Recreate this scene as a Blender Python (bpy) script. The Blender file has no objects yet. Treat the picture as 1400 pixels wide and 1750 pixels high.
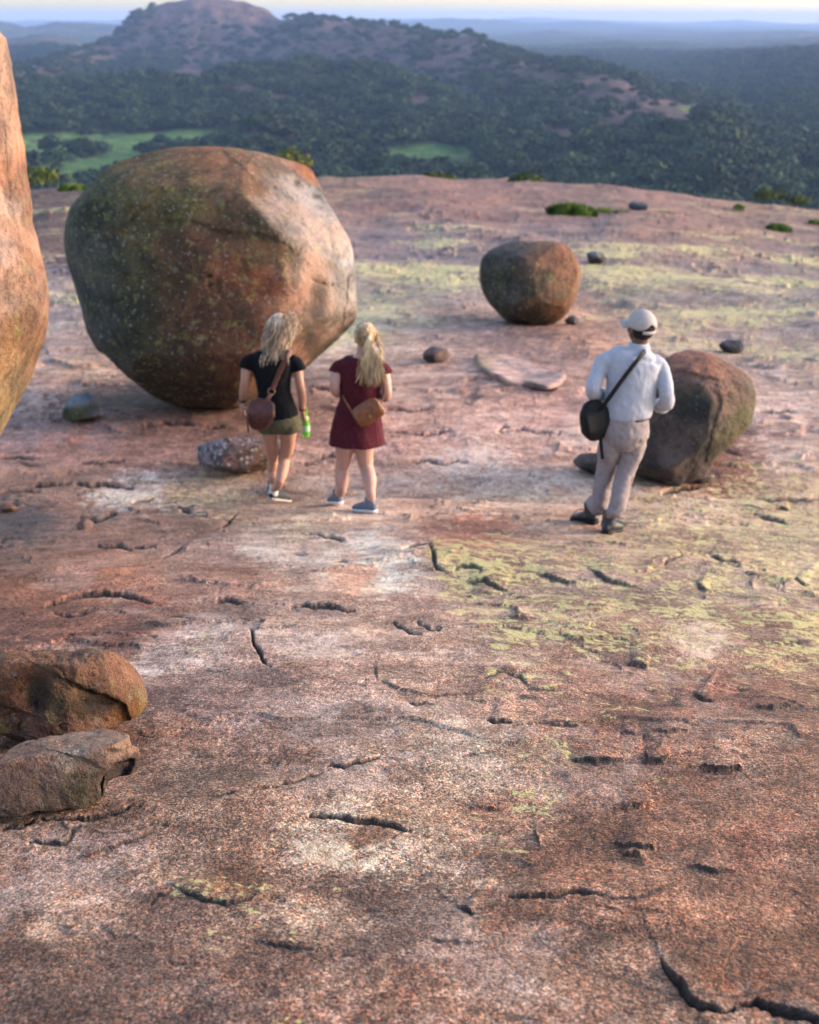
import bpy, bmesh, math, random
import numpy as np
from mathutils import Vector, Matrix

random.seed(7); rng = np.random.default_rng(7)
scene = bpy.context.scene
COL = scene.collection

# ------------------------------------------------------------ camera
F = 2430.0                       # focal length in photo pixels (photo is 1400 x 1750)
TILT = math.radians(19.2); CT, ST = math.cos(TILT), math.sin(TILT)
EYE = 4.2                        # camera height above the level of the boulder plain
cam_d = bpy.data.cameras.new('camera'); cam = bpy.data.objects.new('camera', cam_d); COL.objects.link(cam)
cam.location = (0, 0, EYE); cam.rotation_euler = (math.radians(90) - TILT, 0, 0)
cam_d.sensor_fit = 'VERTICAL'; cam_d.sensor_height = 36; cam_d.sensor_width = 28.8; cam_d.lens = 36 * F / 1750
cam_d.clip_start = 0.05; cam_d.clip_end = 60000
cam_d.dof.use_dof = True; cam_d.dof.focus_distance = 4.1; cam_d.dof.aperture_fstop = 4.6
scene.camera = cam

# ------------------------------------------------------------ sky, sun, exposure
SUN_AZ = math.radians(83); SUN_EL = math.radians(13)     # azimuth clockwise from the view direction
world = bpy.data.worlds.new('World'); scene.world = world; world.use_nodes = True
wn = world.node_tree.nodes; wl = world.node_tree.links
bg = wn['Background']; sky = wn.new('ShaderNodeTexSky'); sky.sky_type = 'NISHITA'; sky.sun_disc = False
sky.sun_elevation = SUN_EL; sky.sun_rotation = SUN_AZ; sky.altitude = 1200; sky.air_density = 1.0
sky.dust_density = 5.0; sky.ozone_density = 0.6
wl.new(sky.outputs[0], bg.inputs[0]); bg.inputs[1].default_value = 0.15
sd = bpy.data.lights.new('sun', 'SUN'); sun = bpy.data.objects.new('sun', sd); COL.objects.link(sun)
sd.energy = 0.9; sd.angle = math.radians(17); sd.color = (1.0, 0.86, 0.75)
sdir = Vector((math.sin(SUN_AZ) * math.cos(SUN_EL), math.cos(SUN_AZ) * math.cos(SUN_EL), math.sin(SUN_EL)))
sun.rotation_euler = sdir.to_track_quat('Z', 'Y').to_euler(); sun.location = (30, 5, 20)
scene.view_settings.view_transform = 'Standard'; scene.view_settings.look = 'None'
scene.view_settings.exposure = 2.3; scene.view_settings.gamma = 1.0
scene.view_settings.use_curve_mapping = False

# ------------------------------------------------------------ helpers
def P(px, py, Y):
    """photo pixel + distance along +Y -> point in the place"""
    a = (px - 700) / F; b = (875 - py) / F
    t = Y / (CT + b * ST)
    return Vector((a * t, Y, EYE + (-ST + b * CT) * t))
def proj(x, y, z):
    dz = z - EYE; d = y * CT - dz * ST
    d = np.where(d < .2, .2, d)
    return 700 + F * x / d, 875 - F * (y * ST + dz * CT) / d

def tag(o, label=None, cat=None, group=None, kind=None):
    if label: o['label'] = label
    if cat: o['category'] = cat
    if group: o['group'] = group
    if kind: o['kind'] = kind
    return o
def empty(name, loc, label, cat, group=None):
    o = bpy.data.objects.new(name, None); COL.objects.link(o); o.location = loc
    o.empty_display_size = .2
    return tag(o, label, cat, group)
def link(name, me, mats=None, parent=None, smooth=True):
    o = bpy.data.objects.new(name, me); COL.objects.link(o)
    if mats:
        for m in (mats if isinstance(mats, (list, tuple)) else [mats]): me.materials.append(m)
    if parent:
        o.parent = parent
        o.matrix_parent_inverse = Matrix.Translation(-Vector(parent.location))
    if smooth: me.polygons.foreach_set('use_smooth', [True] * len(me.polygons))
    return o
def mesh_np(name, co, quads, tris=None):
    me = bpy.data.meshes.new(name)
    n = len(co); me.vertices.add(n); me.vertices.foreach_set('co', np.asarray(co, np.float32).ravel())
    q = np.asarray(quads, np.int32) if quads is not None and len(quads) else np.zeros((0, 4), np.int32)
    t = np.asarray(tris, np.int32) if tris is not None and len(tris) else np.zeros((0, 3), np.int32)
    me.loops.add(q.size + t.size); me.loops.foreach_set('vertex_index', np.concatenate([q.ravel(), t.ravel()]))
    me.polygons.add(len(q) + len(t))
    ls = np.concatenate([np.arange(len(q)) * 4, q.size + np.arange(len(t)) * 3]).astype(np.int32)
    me.polygons.foreach_set('loop_start', ls)
    me.update(calc_edges=True); return me
def attr(me, name, rgb):
    a = me.color_attributes.new(name, 'FLOAT_COLOR', 'POINT')
    c = np.ones((len(me.vertices), 4), np.float32); c[:, :3] = rgb; a.data.foreach_set('color', c.ravel())
def lin(c):
    c = np.asarray(c, float) / 255
    return np.where(c <= .04045, c / 12.92, ((c + .055) / 1.055) ** 2.4)

def perlin(x, y, seed=0):
    x = np.asarray(x, float); y = np.asarray(y, float)
    xi = np.floor(x).astype(np.int64); yi = np.floor(y).astype(np.int64); xf = x - xi; yf = y - yi
    def g(ix, iy):
        h = (ix * 374761393 + iy * 668265263 + seed * 974634777) & 0xffffffff
        h = ((h ^ (h >> 13)) * 1274126177) & 0xffffffff; h = h ^ (h >> 16)
        a = (h & 0xffff) * (2 * math.pi / 65536)
        return np.cos(a), np.sin(a)
    u = xf * xf * xf * (xf * (xf * 6 - 15) + 10); v = yf * yf * yf * (yf * (yf * 6 - 15) + 10)
    r = []
    for j in (0, 1):
        row = []
        for i in (0, 1):
            gx, gy = g(xi + i, yi + j); row.append(gx * (xf - i) + gy * (yf - j))
        r.append(row[0] + u * (row[1] - row[0]))
    return (r[0] + v * (r[1] - r[0])) * 1.4
def fbm(x, y, seed=0, o=4, rough=.5):
    s = 0; a = 1; t = 0
    for k in range(o):
        s = s + a * perlin(x * 2 ** k + 17.3 * k, y * 2 ** k - 9.1 * k, seed + k); t += a; a *= rough
    return s / t
def sm(a, b, x):
    t = np.clip((x - a) / (b - a), 0, 1); return t * t * (3 - 2 * t)
def fbm3(p, seed=0, o=4, rough=.5):
    x, y, z = p[:, 0], p[:, 1], p[:, 2]
    return (fbm(x + z * .37, y - z * .61, seed, o, rough) + fbm(y + 31 + x * .3, z + x * .43, seed + 50, o, rough)
            + fbm(z - 7 - y * .35, x + y * .29, seed + 90, o, rough)) / 2.2

# ------------------------------------------------------------ materials
def new_mat(name):
    m = bpy.data.materials.new(name); m.use_nodes = True; nt = m.node_tree
    b = nt.nodes['Principled BSDF']
    return m, nt, b
class N:
    """tiny node builder"""
    def __init__(s, nt): s.nt = nt
    def n(s, t, **k):
        o = s.nt.nodes.new('ShaderNode' + t)
        for a, v in k.items(): setattr(o, a, v)
        return o
    def put(s, sock, v):
        if isinstance(v, bpy.types.NodeSocket): s.nt.links.new(v, sock)
        else:
            if hasattr(sock.default_value, '__len__') and hasattr(v, '__len__') and len(v) == 3 and len(sock.default_value) == 4: v = (*v, 1)
            sock.default_value = v
    def noise(s, vec, scale, detail=3, rough=.5, dist=0, out='Fac'):
        o = s.n('TexNoise'); s.put(o.inputs['Vector'], vec); s.put(o.inputs['Scale'], scale)
        o.inputs['Detail'].default_value = detail; o.inputs['Roughness'].default_value = rough; o.inputs['Distortion'].default_value = dist
        return o.outputs[out]
    def vor(s, vec, scale, out='Distance', feature='F1'):
        o = s.n('TexVoronoi', feature=feature); s.put(o.inputs['Vector'], vec); s.put(o.inputs['Scale'], scale); return o.outputs[out]
    def rng(s, v, a, b, c=0., d=1., smooth=True):
        o = s.n('MapRange', interpolation_type='SMOOTHSTEP' if smooth else 'LINEAR'); s.put(o.inputs[0], v)
        for i, x in zip((1, 2, 3, 4), (a, b, c, d)): s.put(o.inputs[i], x)
        return o.outputs[0]
    def m(s, op, a, b=0., c=None):
        o = s.n('Math', operation=op); s.put(o.inputs[0], a); s.put(o.inputs[1], b)
        if c is not None: s.put(o.inputs[2], c)
        return o.outputs[0]
    def mix(s, f, a, b, mode='MIX'):
        o = s.n('Mix', data_type='RGBA', blend_type=mode); s.put(o.inputs[0], f); s.put(o.inputs[6], a); s.put(o.inputs[7], b); return o.outputs[2]
    def scale(s, vec, xyz):
        o = s.n('Mapping'); s.put(o.inputs['Vector'], vec); o.inputs['Scale'].default_value = xyz; return o.outputs[0]
    def sep(s, c):
        o = s.n('SeparateColor'); s.put(o.inputs[0], c); return o.outputs
    def grey(s, v):
        o = s.n('CombineColor'); [s.put(o.inputs[i], v) for i in range(3)]; return o.outputs[0]
    def bump(s, h, dist, strength=1., normal=None):
        o = s.n('Bump'); s.put(o.inputs['Height'], h); o.inputs['Distance'].default_value = dist; o.inputs['Strength'].default_value = strength
        if normal is not None: s.put(o.inputs['Normal'], normal)
        return o.outputs[0]
    def attr(s, name):
        o = s.n('Attribute'); o.attribute_name = name; return o.outputs['Color']
    def pos(s):
        return s.n('TexCoord').outputs['Object']

def rock_ground_mat():
    m, nt, b = new_mat('granite_dome'); g = N(nt); p = g.pos()
    col = g.attr('Col'); mk = g.sep(g.attr('Mask'))     # r lichen density, g shade painted in cracks, b grain contrast
    pf = g.scale(p, (1, .68, 1))
    n1 = g.noise(p, 5.5, 5, .6, .4); n2 = g.noise(pf, 34, 4, .65); n3 = g.noise(pf, 150, 2, .6); n4 = g.noise(p, 330, 1, .5)
    cr = g.vor(pf, 170, 'Color')
    # broad mottling
    c = g.mix(g.rng(n1, .35, .7), g.mix(1., col, (1.12, 1.10, 1.09), 'MULTIPLY'), g.mix(1., col, (.78, .75, .74), 'MULTIPLY'))
    c = g.mix(g.rng(n2, .42, .66, 0, .75), c, g.mix(1., c, (.66, .62, .60), 'MULTIPLY'))
    n6 = g.noise(g.scale(p, (1.05, .8, 1)), 19, 5, .72, .5)
    c = g.mix(g.rng(n6, .53, .60, 0, .8), c, g.mix(1., c, (.68, .62, .60), 'MULTIPLY')); c = g.mix(g.rng(n6, .45, .38, 0, .7), c, g.mix(1., c, (1.30, 1.28, 1.27), 'MULTIPLY'))
    n7 = g.noise(g.scale(p, (1., .8, 1)), 3.6, 6, .70, .6)
    c = g.mix(g.rng(n7, .53, .58, 0, .7), c, g.mix(1., c, (.74, .66, .63), 'MULTIPLY')); c = g.mix(g.rng(n7, .44, .40, 0, .5), c, g.mix(1., c, (1.22, 1.20, 1.19), 'MULTIPLY'))
    # rust tint
    c = g.mix(g.rng(g.noise(p, 11, 4, .7), .55, .68, 0, .5), c, g.mix(1., c, (1.0, .78, .58), 'MULTIPLY'))
    # crystals: dark biotite, pale feldspar, in clots of several sizes
    n5 = g.noise(pf, 62, 4, .75)
    c = g.mix(g.m('MULTIPLY', g.rng(n5, .50, .60), g.m('MULTIPLY', mk[2], .85)), c, g.mix(1., c, (.50, .46, .45), 'MULTIPLY'))
    c = g.mix(g.m('MULTIPLY', g.rng(n5, .46, .36), g.m('MULTIPLY', mk[2], .6)), c, g.mix(1., c, (1.5, 1.5, 1.52), 'MULTIPLY'))
    dark = g.m('MULTIPLY', g.rng(n3, .49, .56), mk[2]); pale = g.m('MULTIPLY', g.rng(g.sep(cr)[0], .70, .80), mk[2])
    c = g.mix(g.m('MULTIPLY', dark, .85), c, g.mix(1., c, (.28, .25, .25), 'MULTIPLY'))
    c = g.mix(g.m('MULTIPLY', pale, .75), c, g.mix(1., c, (2.0, 1.9, 1.85), 'MULTIPLY'))
    c = g.mix(g.m('MULTIPLY', g.rng(g.sep(cr)[1], .80, .86), g.m('MULTIPLY', mk[2], .7)), c, g.mix(1., c, (1.15, .62, .38), 'MULTIPLY'))
    c = g.mix(g.m('MULTIPLY', g.rng(n4, .53, .62), mk[2]), c, g.mix(1., c, (.45, .41, .40), 'MULTIPLY'))
    # lichen: crusty patches, broken by noise
    l1 = g.noise(g.scale(p, (1.15, .8, 1)), 7.5, 7, .72, 1.0); l2 = g.noise(p, 44, 4, .75)
    lv = g.m('ADD', g.m('MULTIPLY', l1, .72), g.m('MULTIPLY', l2, .28))
    th = g.m('SUBTRACT', .668, g.m('MULTIPLY', mk[0], .21))
    lm = g.rng(lv, th, g.m('ADD', th, .03))
    lc = g.mix(g.noise(p, 22, 3), (.34, .30, .125), (.53, .47, .21))
    c = g.mix(g.m('MULTIPLY', lm, .72), c, lc)
    # undercut shade of the cracks, painted in near-black
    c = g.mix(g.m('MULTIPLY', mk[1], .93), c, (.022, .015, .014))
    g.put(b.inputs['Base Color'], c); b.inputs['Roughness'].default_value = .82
    b.inputs['Specular IOR Level'].default_value = .25
    nrm = g.bump(n2, .016, 1.); nrm = g.bump(n5, .006, 1., nrm); nrm = g.bump(n3, .0045, 1., nrm); nrm = g.bump(n4, .002, .8, nrm)
    g.put(b.inputs['Normal'], nrm); return m
def boulder_mat(name='boulder_granite', grain=1., rel=1., speck=0.):
    m, nt, b = new_mat(name); g = N(nt); p = g.pos(); col = g.attr('Col'); mk = g.sep(g.attr('Mask'))
    s = g.scale(p, (1, 1, .35))
    n1 = g.noise(p, 2.2, 6, .65, .5); n2 = g.noise(p, 16 * grain, 5, .7); n3 = g.noise(p, 70 * grain, 3, .6); n4 = g.noise(s, 7, 4, .6, .6)
    c = g.mix(g.rng(n1, .38, .62), g.mix(1., col, (1.35, 1.20, 1.10), 'MULTIPLY'), g.mix(1., col, (.62, .62, .64), 'MULTIPLY'))
    c = g.mix(g.rng(n4, .50, .72, 0, .6), c, g.mix(1., c, (.60, .56, .55), 'MULTIPLY'))
    c = g.mix(g.rng(n2, .50, .64, 0, .7), c, g.mix(1., c, (.50, .46, .44), 'MULTIPLY'))
    c = g.mix(g.rng(n3, .52, .66, 0, .8), c, g.mix(1., c, (.52, .46, .44), 'MULTIPLY'))
    c = g.mix(g.rng(g.vor(p, 120 * grain), .30, .12, 0, .35), c, g.mix(1., c, (1.6, 1.5, 1.45), 'MULTIPLY'))
    # grey lichen rosettes and yellow crust
    rn = g.n('TexVoronoi'); g.put(rn.inputs['Vector'], g.mix(.06, p, g.noise(p, 9, 3, .6, 0, 'Color'))); rn.inputs['Scale'].default_value = 7
    ros = g.m('MULTIPLY', g.rng(rn.outputs['Distance'], .26, .16), g.rng(g.sep(rn.outputs['Color'])[0], .70, .74))
    c = g.mix(g.m('MULTIPLY', g.m('MULTIPLY', ros, .18), mk[0]), c, (.33, .33, .31))
    sp = g.m('MULTIPLY', g.rng(g.noise(p, 26, 4, .7), .60, .66), mk[0])
    c = g.mix(g.m('MULTIPLY', sp, .55), c, (.40, .39, .36))
    yl = g.m('MULTIPLY', g.rng(g.noise(p, 9, 5, .72), .56, .64), mk[2])
    c = g.mix(g.m('MULTIPLY', yl, .65), c, (.26, .25, .08))
    if speck:
        sv = g.n('TexVoronoi'); g.put(sv.inputs['Vector'], g.mix(.03, p, g.noise(p, 30, 3, .6, 0, 'Color'))); sv.inputs['Scale'].default_value = 24
        c = g.mix(g.m('MULTIPLY', g.m('MULTIPLY', g.rng(sv.outputs['Distance'], .42, .30), g.rng(g.sep(sv.outputs['Color'])[0], .45, .5)), speck), c, (.42, .40, .42))
        c = g.mix(g.rng(g.sep(sv.outputs['Color'])[1], .70, .74, 0, .8), c, (.05, .035, .035))
    c = g.mix(g.m('MULTIPLY', mk[1], .8), c, (.03, .022, .02))  # shade of cracks and hollows, painted near-black
    g.put(b.inputs['Base Color'], c); b.inputs['Roughness'].default_value = .85; b.inputs['Specular IOR Level'].default_value = .2
    nrm = g.bump(n1, .10 * rel, .8); nrm = g.bump(n2, .05 * rel, 1., nrm); nrm = g.bump(n3, .014 * rel, 1., nrm); g.put(b.inputs['Normal'], nrm); return m
def plain_mat(name, c, rough=.8, var=.25, scale=40, bump=.0, sheen=0, spec=.3, metal=0, c2=None, fine=0):
    m, nt, b = new_mat(name); g = N(nt); p = g.pos()
    n = g.noise(p, scale, 4, .6)
    c = tuple(x * .82 for x in c); lo = tuple(x * (1 - var) for x in c); hi = c2 or tuple(min(1, x * (1 + var)) for x in c)
    cc = g.mix(g.rng(n, .3, .7), lo, hi)
    if fine: cc = g.mix(g.rng(g.noise(p, fine, 2), .4, .65, 0, .5), cc, g.mix(1., cc, (.6, .6, .6), 'MULTIPLY'))
    g.put(b.inputs['Base Color'], cc); b.inputs['Roughness'].default_value = rough
    b.inputs['Specular IOR Level'].default_value = spec; b.inputs['Metallic'].default_value = metal
    b.inputs['Sheen Weight'].default_value = sheen
    if bump: g.put(b.inputs['Normal'], g.bump(g.noise(p, scale * 2, 4, .6), bump, 1.))
    return m
# ------------------------------------------------------------ the granite dome underfoot
_R = np.array([.05, 1, 2, 3, 4, 5, 6, 8, 9.6, 10.87, 11.4, 13, 16]); _Z = np.array([-1.5, -1.54, -1.62, -1.85, -2.1, -2.35, -2.6, -3.08, -3.48, -3.72, -3.83, -4.2, -4.8])
_R2 = np.array([.05, 9, 12.2, 12.8, 16, 19, 22, 28, 35, 42, 50, 57, 64, 72, 85, 100, 130, 180, 260, 420]); _Z2 = np.array([-4, -4.06, -4.13, -4.15, -4.32, -4.46, -4.6, -4.8, -5.05, -5.3, -5.65, -6.05, -6.65, -7.6, -10, -13.5, -22, -42, -78, -100])
_rs = np.geomspace(.05, 420, 2400)
def _smooth(v, n):
    k = np.hanning(n); k /= k.sum(); return np.convolve(np.pad(v, n // 2, mode='edge'), k, 'valid')[:len(v)]
_A = _smooth(np.interp(_rs, _R, _Z), 61); _B = _smooth(np.interp(_rs, _R2, _Z2), 81)
LED_PX = [0, 300, 640, 760, 1060, 1250, 1400]; LED_R = [11.2, 11.35, 11.35, 11.35, 11.25, 11.45, 11.45]
LED_W = [1.6, 1.3, .5, .22, .18, .3, .5]
def macro(x, y):
    x = np.asarray(x, float); y = np.asarray(y, float)
    r = np.hypot(x, y) + 1e-6; az = np.arctan2(x, y); pxa = 700 + F * np.tan(np.clip(az, -1.2, 1.2))
    a = np.interp(r, _rs, _A); b = np.interp(r, _rs, _B)
    w = np.interp(pxa, LED_PX, LED_W); rl = np.interp(pxa, LED_PX, LED_R) + .12 * fbm(x * .9, y * .3, 5, 3)
    t = sm(0, 1, (r - rl) / w + .1)
    z = a + (b - a) * t
    # the far rim falls away to the right, a low swell in the right foreground
    k = np.clip(np.abs(pxa - 700) / 700, 0, 2.2)
    z = z - np.where(pxa > 700, .0185, .006) * k ** 1.6 * r * sm(18, 45, r) * np.where(y > 0, 1, 0)
    z = z + .16 * np.exp(-((x - 1.9) / .8) ** 2 - ((y - 3.2) / 1.1) ** 2) - .05 * np.exp(-((x - .1) / .7) ** 2 - ((y - 3.2) / .8) ** 2)
    # low shoulder behind the big boulder on the left
    z = z + .55 * np.exp(-((x + 9.5) / 3.2) ** 2 - ((y - 31) / 4.5) ** 2)
    return z + EYE

# cracks and flake edges seen in the photo: (points, line width px, plate height factor)
CR = [([(530,1393),(570,1395),(620,1402),(670,1408),(703,1418)],7,1.3), ([(872,1526),(905,1530),(940,1527),(985,1521),(1035,1525)],7,1.3),
([(1035,1529),(1070,1533),(1105,1529),(1130,1515),(1160,1500)],4,.8), ([(302,1512),(320,1524),(350,1534),(385,1540),(420,1534),(434,1520),(436,1508)],6,1.2),
([(255,1542),(260,1530),(270,1523),(282,1521)],6,.6), ([(1130,1630),(1138,1648),(1160,1675),(1175,1700),(1195,1720),(1235,1728),(1254,1725)],12,1.5),
([(1270,1716),(1295,1714),(1330,1728),(1370,1738),(1430,1755)],14,1.5), ([(560,1309),(590,1309),(620,1302),(640,1298),(653,1290)],6,1.1),
([(440,1350),(470,1345),(500,1340),(525,1328),(560,1318)],4,.6), ([(355,1364),(380,1360),(400,1357)],4,.6), ([(970,1292),(1010,1294),(1062,1289)],6,1),
([(1105,1277),(1107,1292),(1130,1290),(1150,1283)],5,.8), ([(1100,1253),(1112,1246),(1150,1243),(1178,1243)],4,.8), ([(1060,1246),(1092,1249)],4,.7),
([(835,1226),(850,1230),(880,1231)],6,1), ([(928,1232),(965,1236),(1002,1241)],4,.6), ([(429,1082),(436,1105),(450,1127),(461,1138)],7,1), ([(498,1038),(520,1035),(545,1033),(570,1038),(604,1042)],6,1.2),
([(673,1066),(690,1078),(718,1091)],5,.8), ([(716,1064),(735,1079),(750,1079)],5,.8), ([(80,1040),(120,1024),(160,1019),(200,1018),(232,1022),(257,1031)],7,1.6),
([(168,937),(200,939),(240,943),(264,942)],6,1.4), ([(140,890),(152,895),(172,893),(197,882)],6,1.3), ([(60,832),(100,829),(120,829)],5,1), ([(0,846),(40,842),(65,844)],4,1),
([(130,831),(165,832),(195,832),(225,837)],6,1.2), ([(800,990),(830,990),(866,1003)],6,1), ([(778,970),(790,964),(812,965),(822,971),(818,979)],5,1), ([(735,930),(741,950),(745,966),(760,974)],6,1),
([(1005,968),(1035,984),(1060,992),(1086,997)],5,1), ([(920,975),(950,985),(985,990)],5,1), ([(1136,964),(1150,955),(1172,947)],5,.8), ([(1210,942),(1235,954),(1255,958),(1280,969)],5,.9),
([(1190,990),(1200,999),(1214,1002)],5,.7), ([(1290,874),(1315,883),(1345,892)],5,.9), ([(1325,870),(1350,866)],4,.7), ([(1055,1432),(1090,1440),(1126,1440)],6,.9), ([(917,1411),(920,1425),(922,1441)],4,.5),
([(788,1543),(795,1549),(806,1557)],7,.6), ([(440,1605),(480,1613),(530,1618)],5,.8), ([(1075,1125),(1112,1129)],4,.7), ([(830,1156),(866,1151)],4,.6), ([(905,1174),(925,1175),(952,1176)],4,.7),
([(870,1150),(890,1155),(904,1168)],4,.6), ([(1184,1180),(1195,1190),(1217,1194)],6,.8), ([(1280,1203),(1320,1204),(1357,1196)],5,.8), ([(1200,1299),(1240,1305),(1272,1302)],4,.7),
([(1180,1470),(1225,1484),(1252,1479)],5,.7), ([(70,1401),(150,1397),(195,1388),(236,1376)],5,.9), ([(50,1436),(100,1438),(121,1433),(124,1415),(150,1405)],5,1), ([(135,1459),(180,1448),(240,1427),(300,1395)],4,.6),
([(0,1415),(35,1412),(55,1404)],5,.9), ([(515,915),(560,917),(588,925)],5,.8), ([(375,1026),(395,1026),(412,1032)],6,1), ([(275,1063),(300,1058),(340,1062)],3,.5), ([(88,1052),(120,1056),(155,1050)],4,.7),
([(280,958),(300,945),(312,940)],4,.6), ([(380,905),(395,892),(405,880)],4,.6), ([(690,940),(715,930),(735,930)],4,.5), ([(500,945),(520,952)],3,.5), ([(570,961),(597,963)],3,.5),
([(230,862),(245,857),(262,855)],4,.8), ([(515,800),(535,795),(555,786),(580,784)],5,.8), ([(300,870),(335,878)],4,.7), ([(1280,990),(1290,1000)],3,.5), ([(1345,1095),(1400,1088)],3,.5), ([(1362,985),(1375,996)],5,.5),
([(600,668),(560,664),(520,662)],5,.8), ([(690,1198),(720,1200),(745,1199)],4,.6), ([(620,1215),(650,1212)],3,.5), ([(780,1295),(820,1285),(850,1280)],3,.4), ([(650,1295),(690,1300)],2.5,.3),
([(1150,1200),(1180,1204)],3,.4), ([(1060,1370),(1120,1362)],3,.4), ([(800,1375),(850,1374)],3,.4), ([(640,1135),(645,1160)],3,.3), ([(730,1600),(790,1608),(840,1603)],3,.5), ([(280,1640),(300,1650),(340,1648)],3,.4),
([(1290,850),(1320,853),(1400,852)],4,.6), ([(1135,842),(1170,838),(1195,830)],5,.8), ([(1240,770),(1265,778)],4,.5), ([(240,730),(300,727),(330,730)],5,.6), ([(130,795),(180,793),(210,790)],4,.5), ([(660,745),(720,748),(770,744)],4,.6),
([(700,790),(760,794),(800,792)],4,.5), ([(850,742),(900,738),(960,744)],4,.6), ([(660,700),(700,706),(740,703)],4,.6), ([(1180,690),(1230,694)],4,.5), ([(1300,705),(1360,700)],4,.5), ([(0,785),(40,783),(70,788)],4,.6)]
_rc = np.random.default_rng(21)
for _ in range(48):      # the many small flake edges between the big ones
    cx, cy = _rc.uniform(-30, 1430), 1750 - 1130 * _rc.random() ** .62
    if cy < 880 and _rc.random() < .5: continue
    s_ = (.45 + .75 * (cy - 600) / 1150) * _rc.uniform(.6, 1.6); L_ = 26 * s_; an = _rc.normal() * .35; cv = _rc.normal() * 5 * s_
    CR.append(([(cx - L_ * math.cos(an), cy + L_ * .5 * math.sin(an)), (cx - L_ * .3, cy + cv), (cx + L_ * .35, cy + cv * .8 + _rc.normal() * 3), (cx + L_ * math.cos(an), cy - L_ * .5 * math.sin(an) + cv * .2)], _rc.uniform(1.5, 3.0), _rc.uniform(.6, 1.6)))
def cracks(u, v, px_m):
    """height change (m) and painted shade mask for points whose photo position is u, v"""
    h = np.zeros_like(u); dm = np.zeros_like(u); d2 = np.zeros_like(u)
    wob_u = 7 * fbm(u / 26, v / 26, 301, 3, .5); wob_v = 6 * fbm(u / 24, v / 24, 311, 3, .5)
    for pts, w, hf in CR:
        p = np.array(pts, float); R = 70 + w * 10
        idx = np.nonzero((u > p[:, 0].min() - R) & (u < p[:, 0].max() + R) & (v > p[:, 1].min() - R) & (v < p[:, 1].max() + R))[0]
        if not len(idx): continue
        U = u[idx] + wob_u[idx]; V = v[idx] + wob_v[idx]
        best = np.full(len(idx), 1e9); sg = np.ones(len(idx)); tt = np.zeros(len(idx))
        L = np.hypot(*(p[1:] - p[:-1]).T); cum = np.concatenate([[0], np.cumsum(L)])
        for i in range(len(p) - 1):
            a, b = p[i], p[i + 1]; d = b - a; t = np.clip(((U - a[0]) * d[0] + (V - a[1]) * d[1]) / (d @ d), 0, 1)
            ex, ey = U - a[0] - t * d[0], V - a[1] - t * d[1]; dist = np.hypot(ex, ey)
            s = np.sign(d[0] * ey - d[1] * ex)       # + below the line when it runs left to right
            k = dist < best; best[k] = dist[k]; sg[k] = s[k]; tt[k] = ((cum[i] + t * L[i]) / cum[-1])[k]
        if p[-1, 0] < p[0, 0]: sg = -sg
        W = w * (.22 + .60 * np.sin(np.pi * np.clip(tt, .03, .97)) ** .8 + .5 * fbm(U / 14, V / 14, 333, 2)) * .5; W = np.maximum(W, w * .08)
        s = -sg * best                                # + behind the lip
        wm = w / px_m[idx]
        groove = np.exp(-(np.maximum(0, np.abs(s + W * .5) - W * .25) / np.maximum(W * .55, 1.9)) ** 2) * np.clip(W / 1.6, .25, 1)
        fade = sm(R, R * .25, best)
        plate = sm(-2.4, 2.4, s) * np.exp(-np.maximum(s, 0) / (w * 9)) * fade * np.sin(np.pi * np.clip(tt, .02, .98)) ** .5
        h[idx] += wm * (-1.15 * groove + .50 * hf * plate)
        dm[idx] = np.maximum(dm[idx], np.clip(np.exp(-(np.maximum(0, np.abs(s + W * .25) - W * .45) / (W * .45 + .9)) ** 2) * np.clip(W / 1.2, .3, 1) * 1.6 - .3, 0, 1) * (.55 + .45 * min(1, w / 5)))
        d2[idx] = np.maximum(d2[idx], plate * .5)
    return h, dm, d2
def relief(x, y, r):
    """natural relief of the rock: swells, exfoliation plates with lips, dents"""
    near = sm(.4, 1.5, r)
    far = sm(10, 30, r)
    h = fbm(x / 1.5, y / 1.5, 11, 5, .5) * (.045 + .05 * far) + fbm(x / 5, y / 6, 12, 3) * (.06 + .26 * far)
    h += fbm(x / .32, y / .32, 13, 3) * .009
    recess_shade = np.zeros_like(h)
    plates = np.zeros_like(h)
    for lam, amp, sd, lo in ((.62, .026, 25, .02), (.27, .013, 31, .06), (1.5, .05, 41, .08)):
        if lam > 1: amp = amp * sm(6, 11, r)
        amp = amp * (1 + .9 * far) * (.35 + .65 * sm(3.5, 7, r)) * sm(2.3, 3.2, r)
        wx = fbm(x / (lam * 2.2), y / (lam * 2.2), sd, 4, .55)
        n = (y + .25 * x) / (lam * 1.6) + wx * 1.9
        f = n - np.floor(n)
        mk = sm(lo, lo + .16, fbm(x / (lam * 2.0) + 7, y / (lam * 2.0), sd + 5, 3))
        rise = sm(0, .045, f) * np.exp(-f * 5.5)
        h += amp * mk * rise * near
        kk = np.floor(n); plates += mk * (np.modf(np.abs(np.sin(kk * 12.9898 + sd) * 43758.5453))[0] - .5) * (1 - f * .8)
        if lam < 1: recess_shade = np.maximum(recess_shade, mk * np.exp(-((f - .012) / .030) ** 2) * .85 * sm(.20, .45, fbm(x / lam, y / lam, sd + 9, 2) + .3))  # dark line of shade painted under each lip
    pits = sm(.38, .55, fbm(x / .16, y / .16, 61, 2)); h -= .006 * pits * near
    return h * near, recess_shade, plates
STONES = []       # (x, y, radius, dip): rock hollows the ground has under stones
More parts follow.
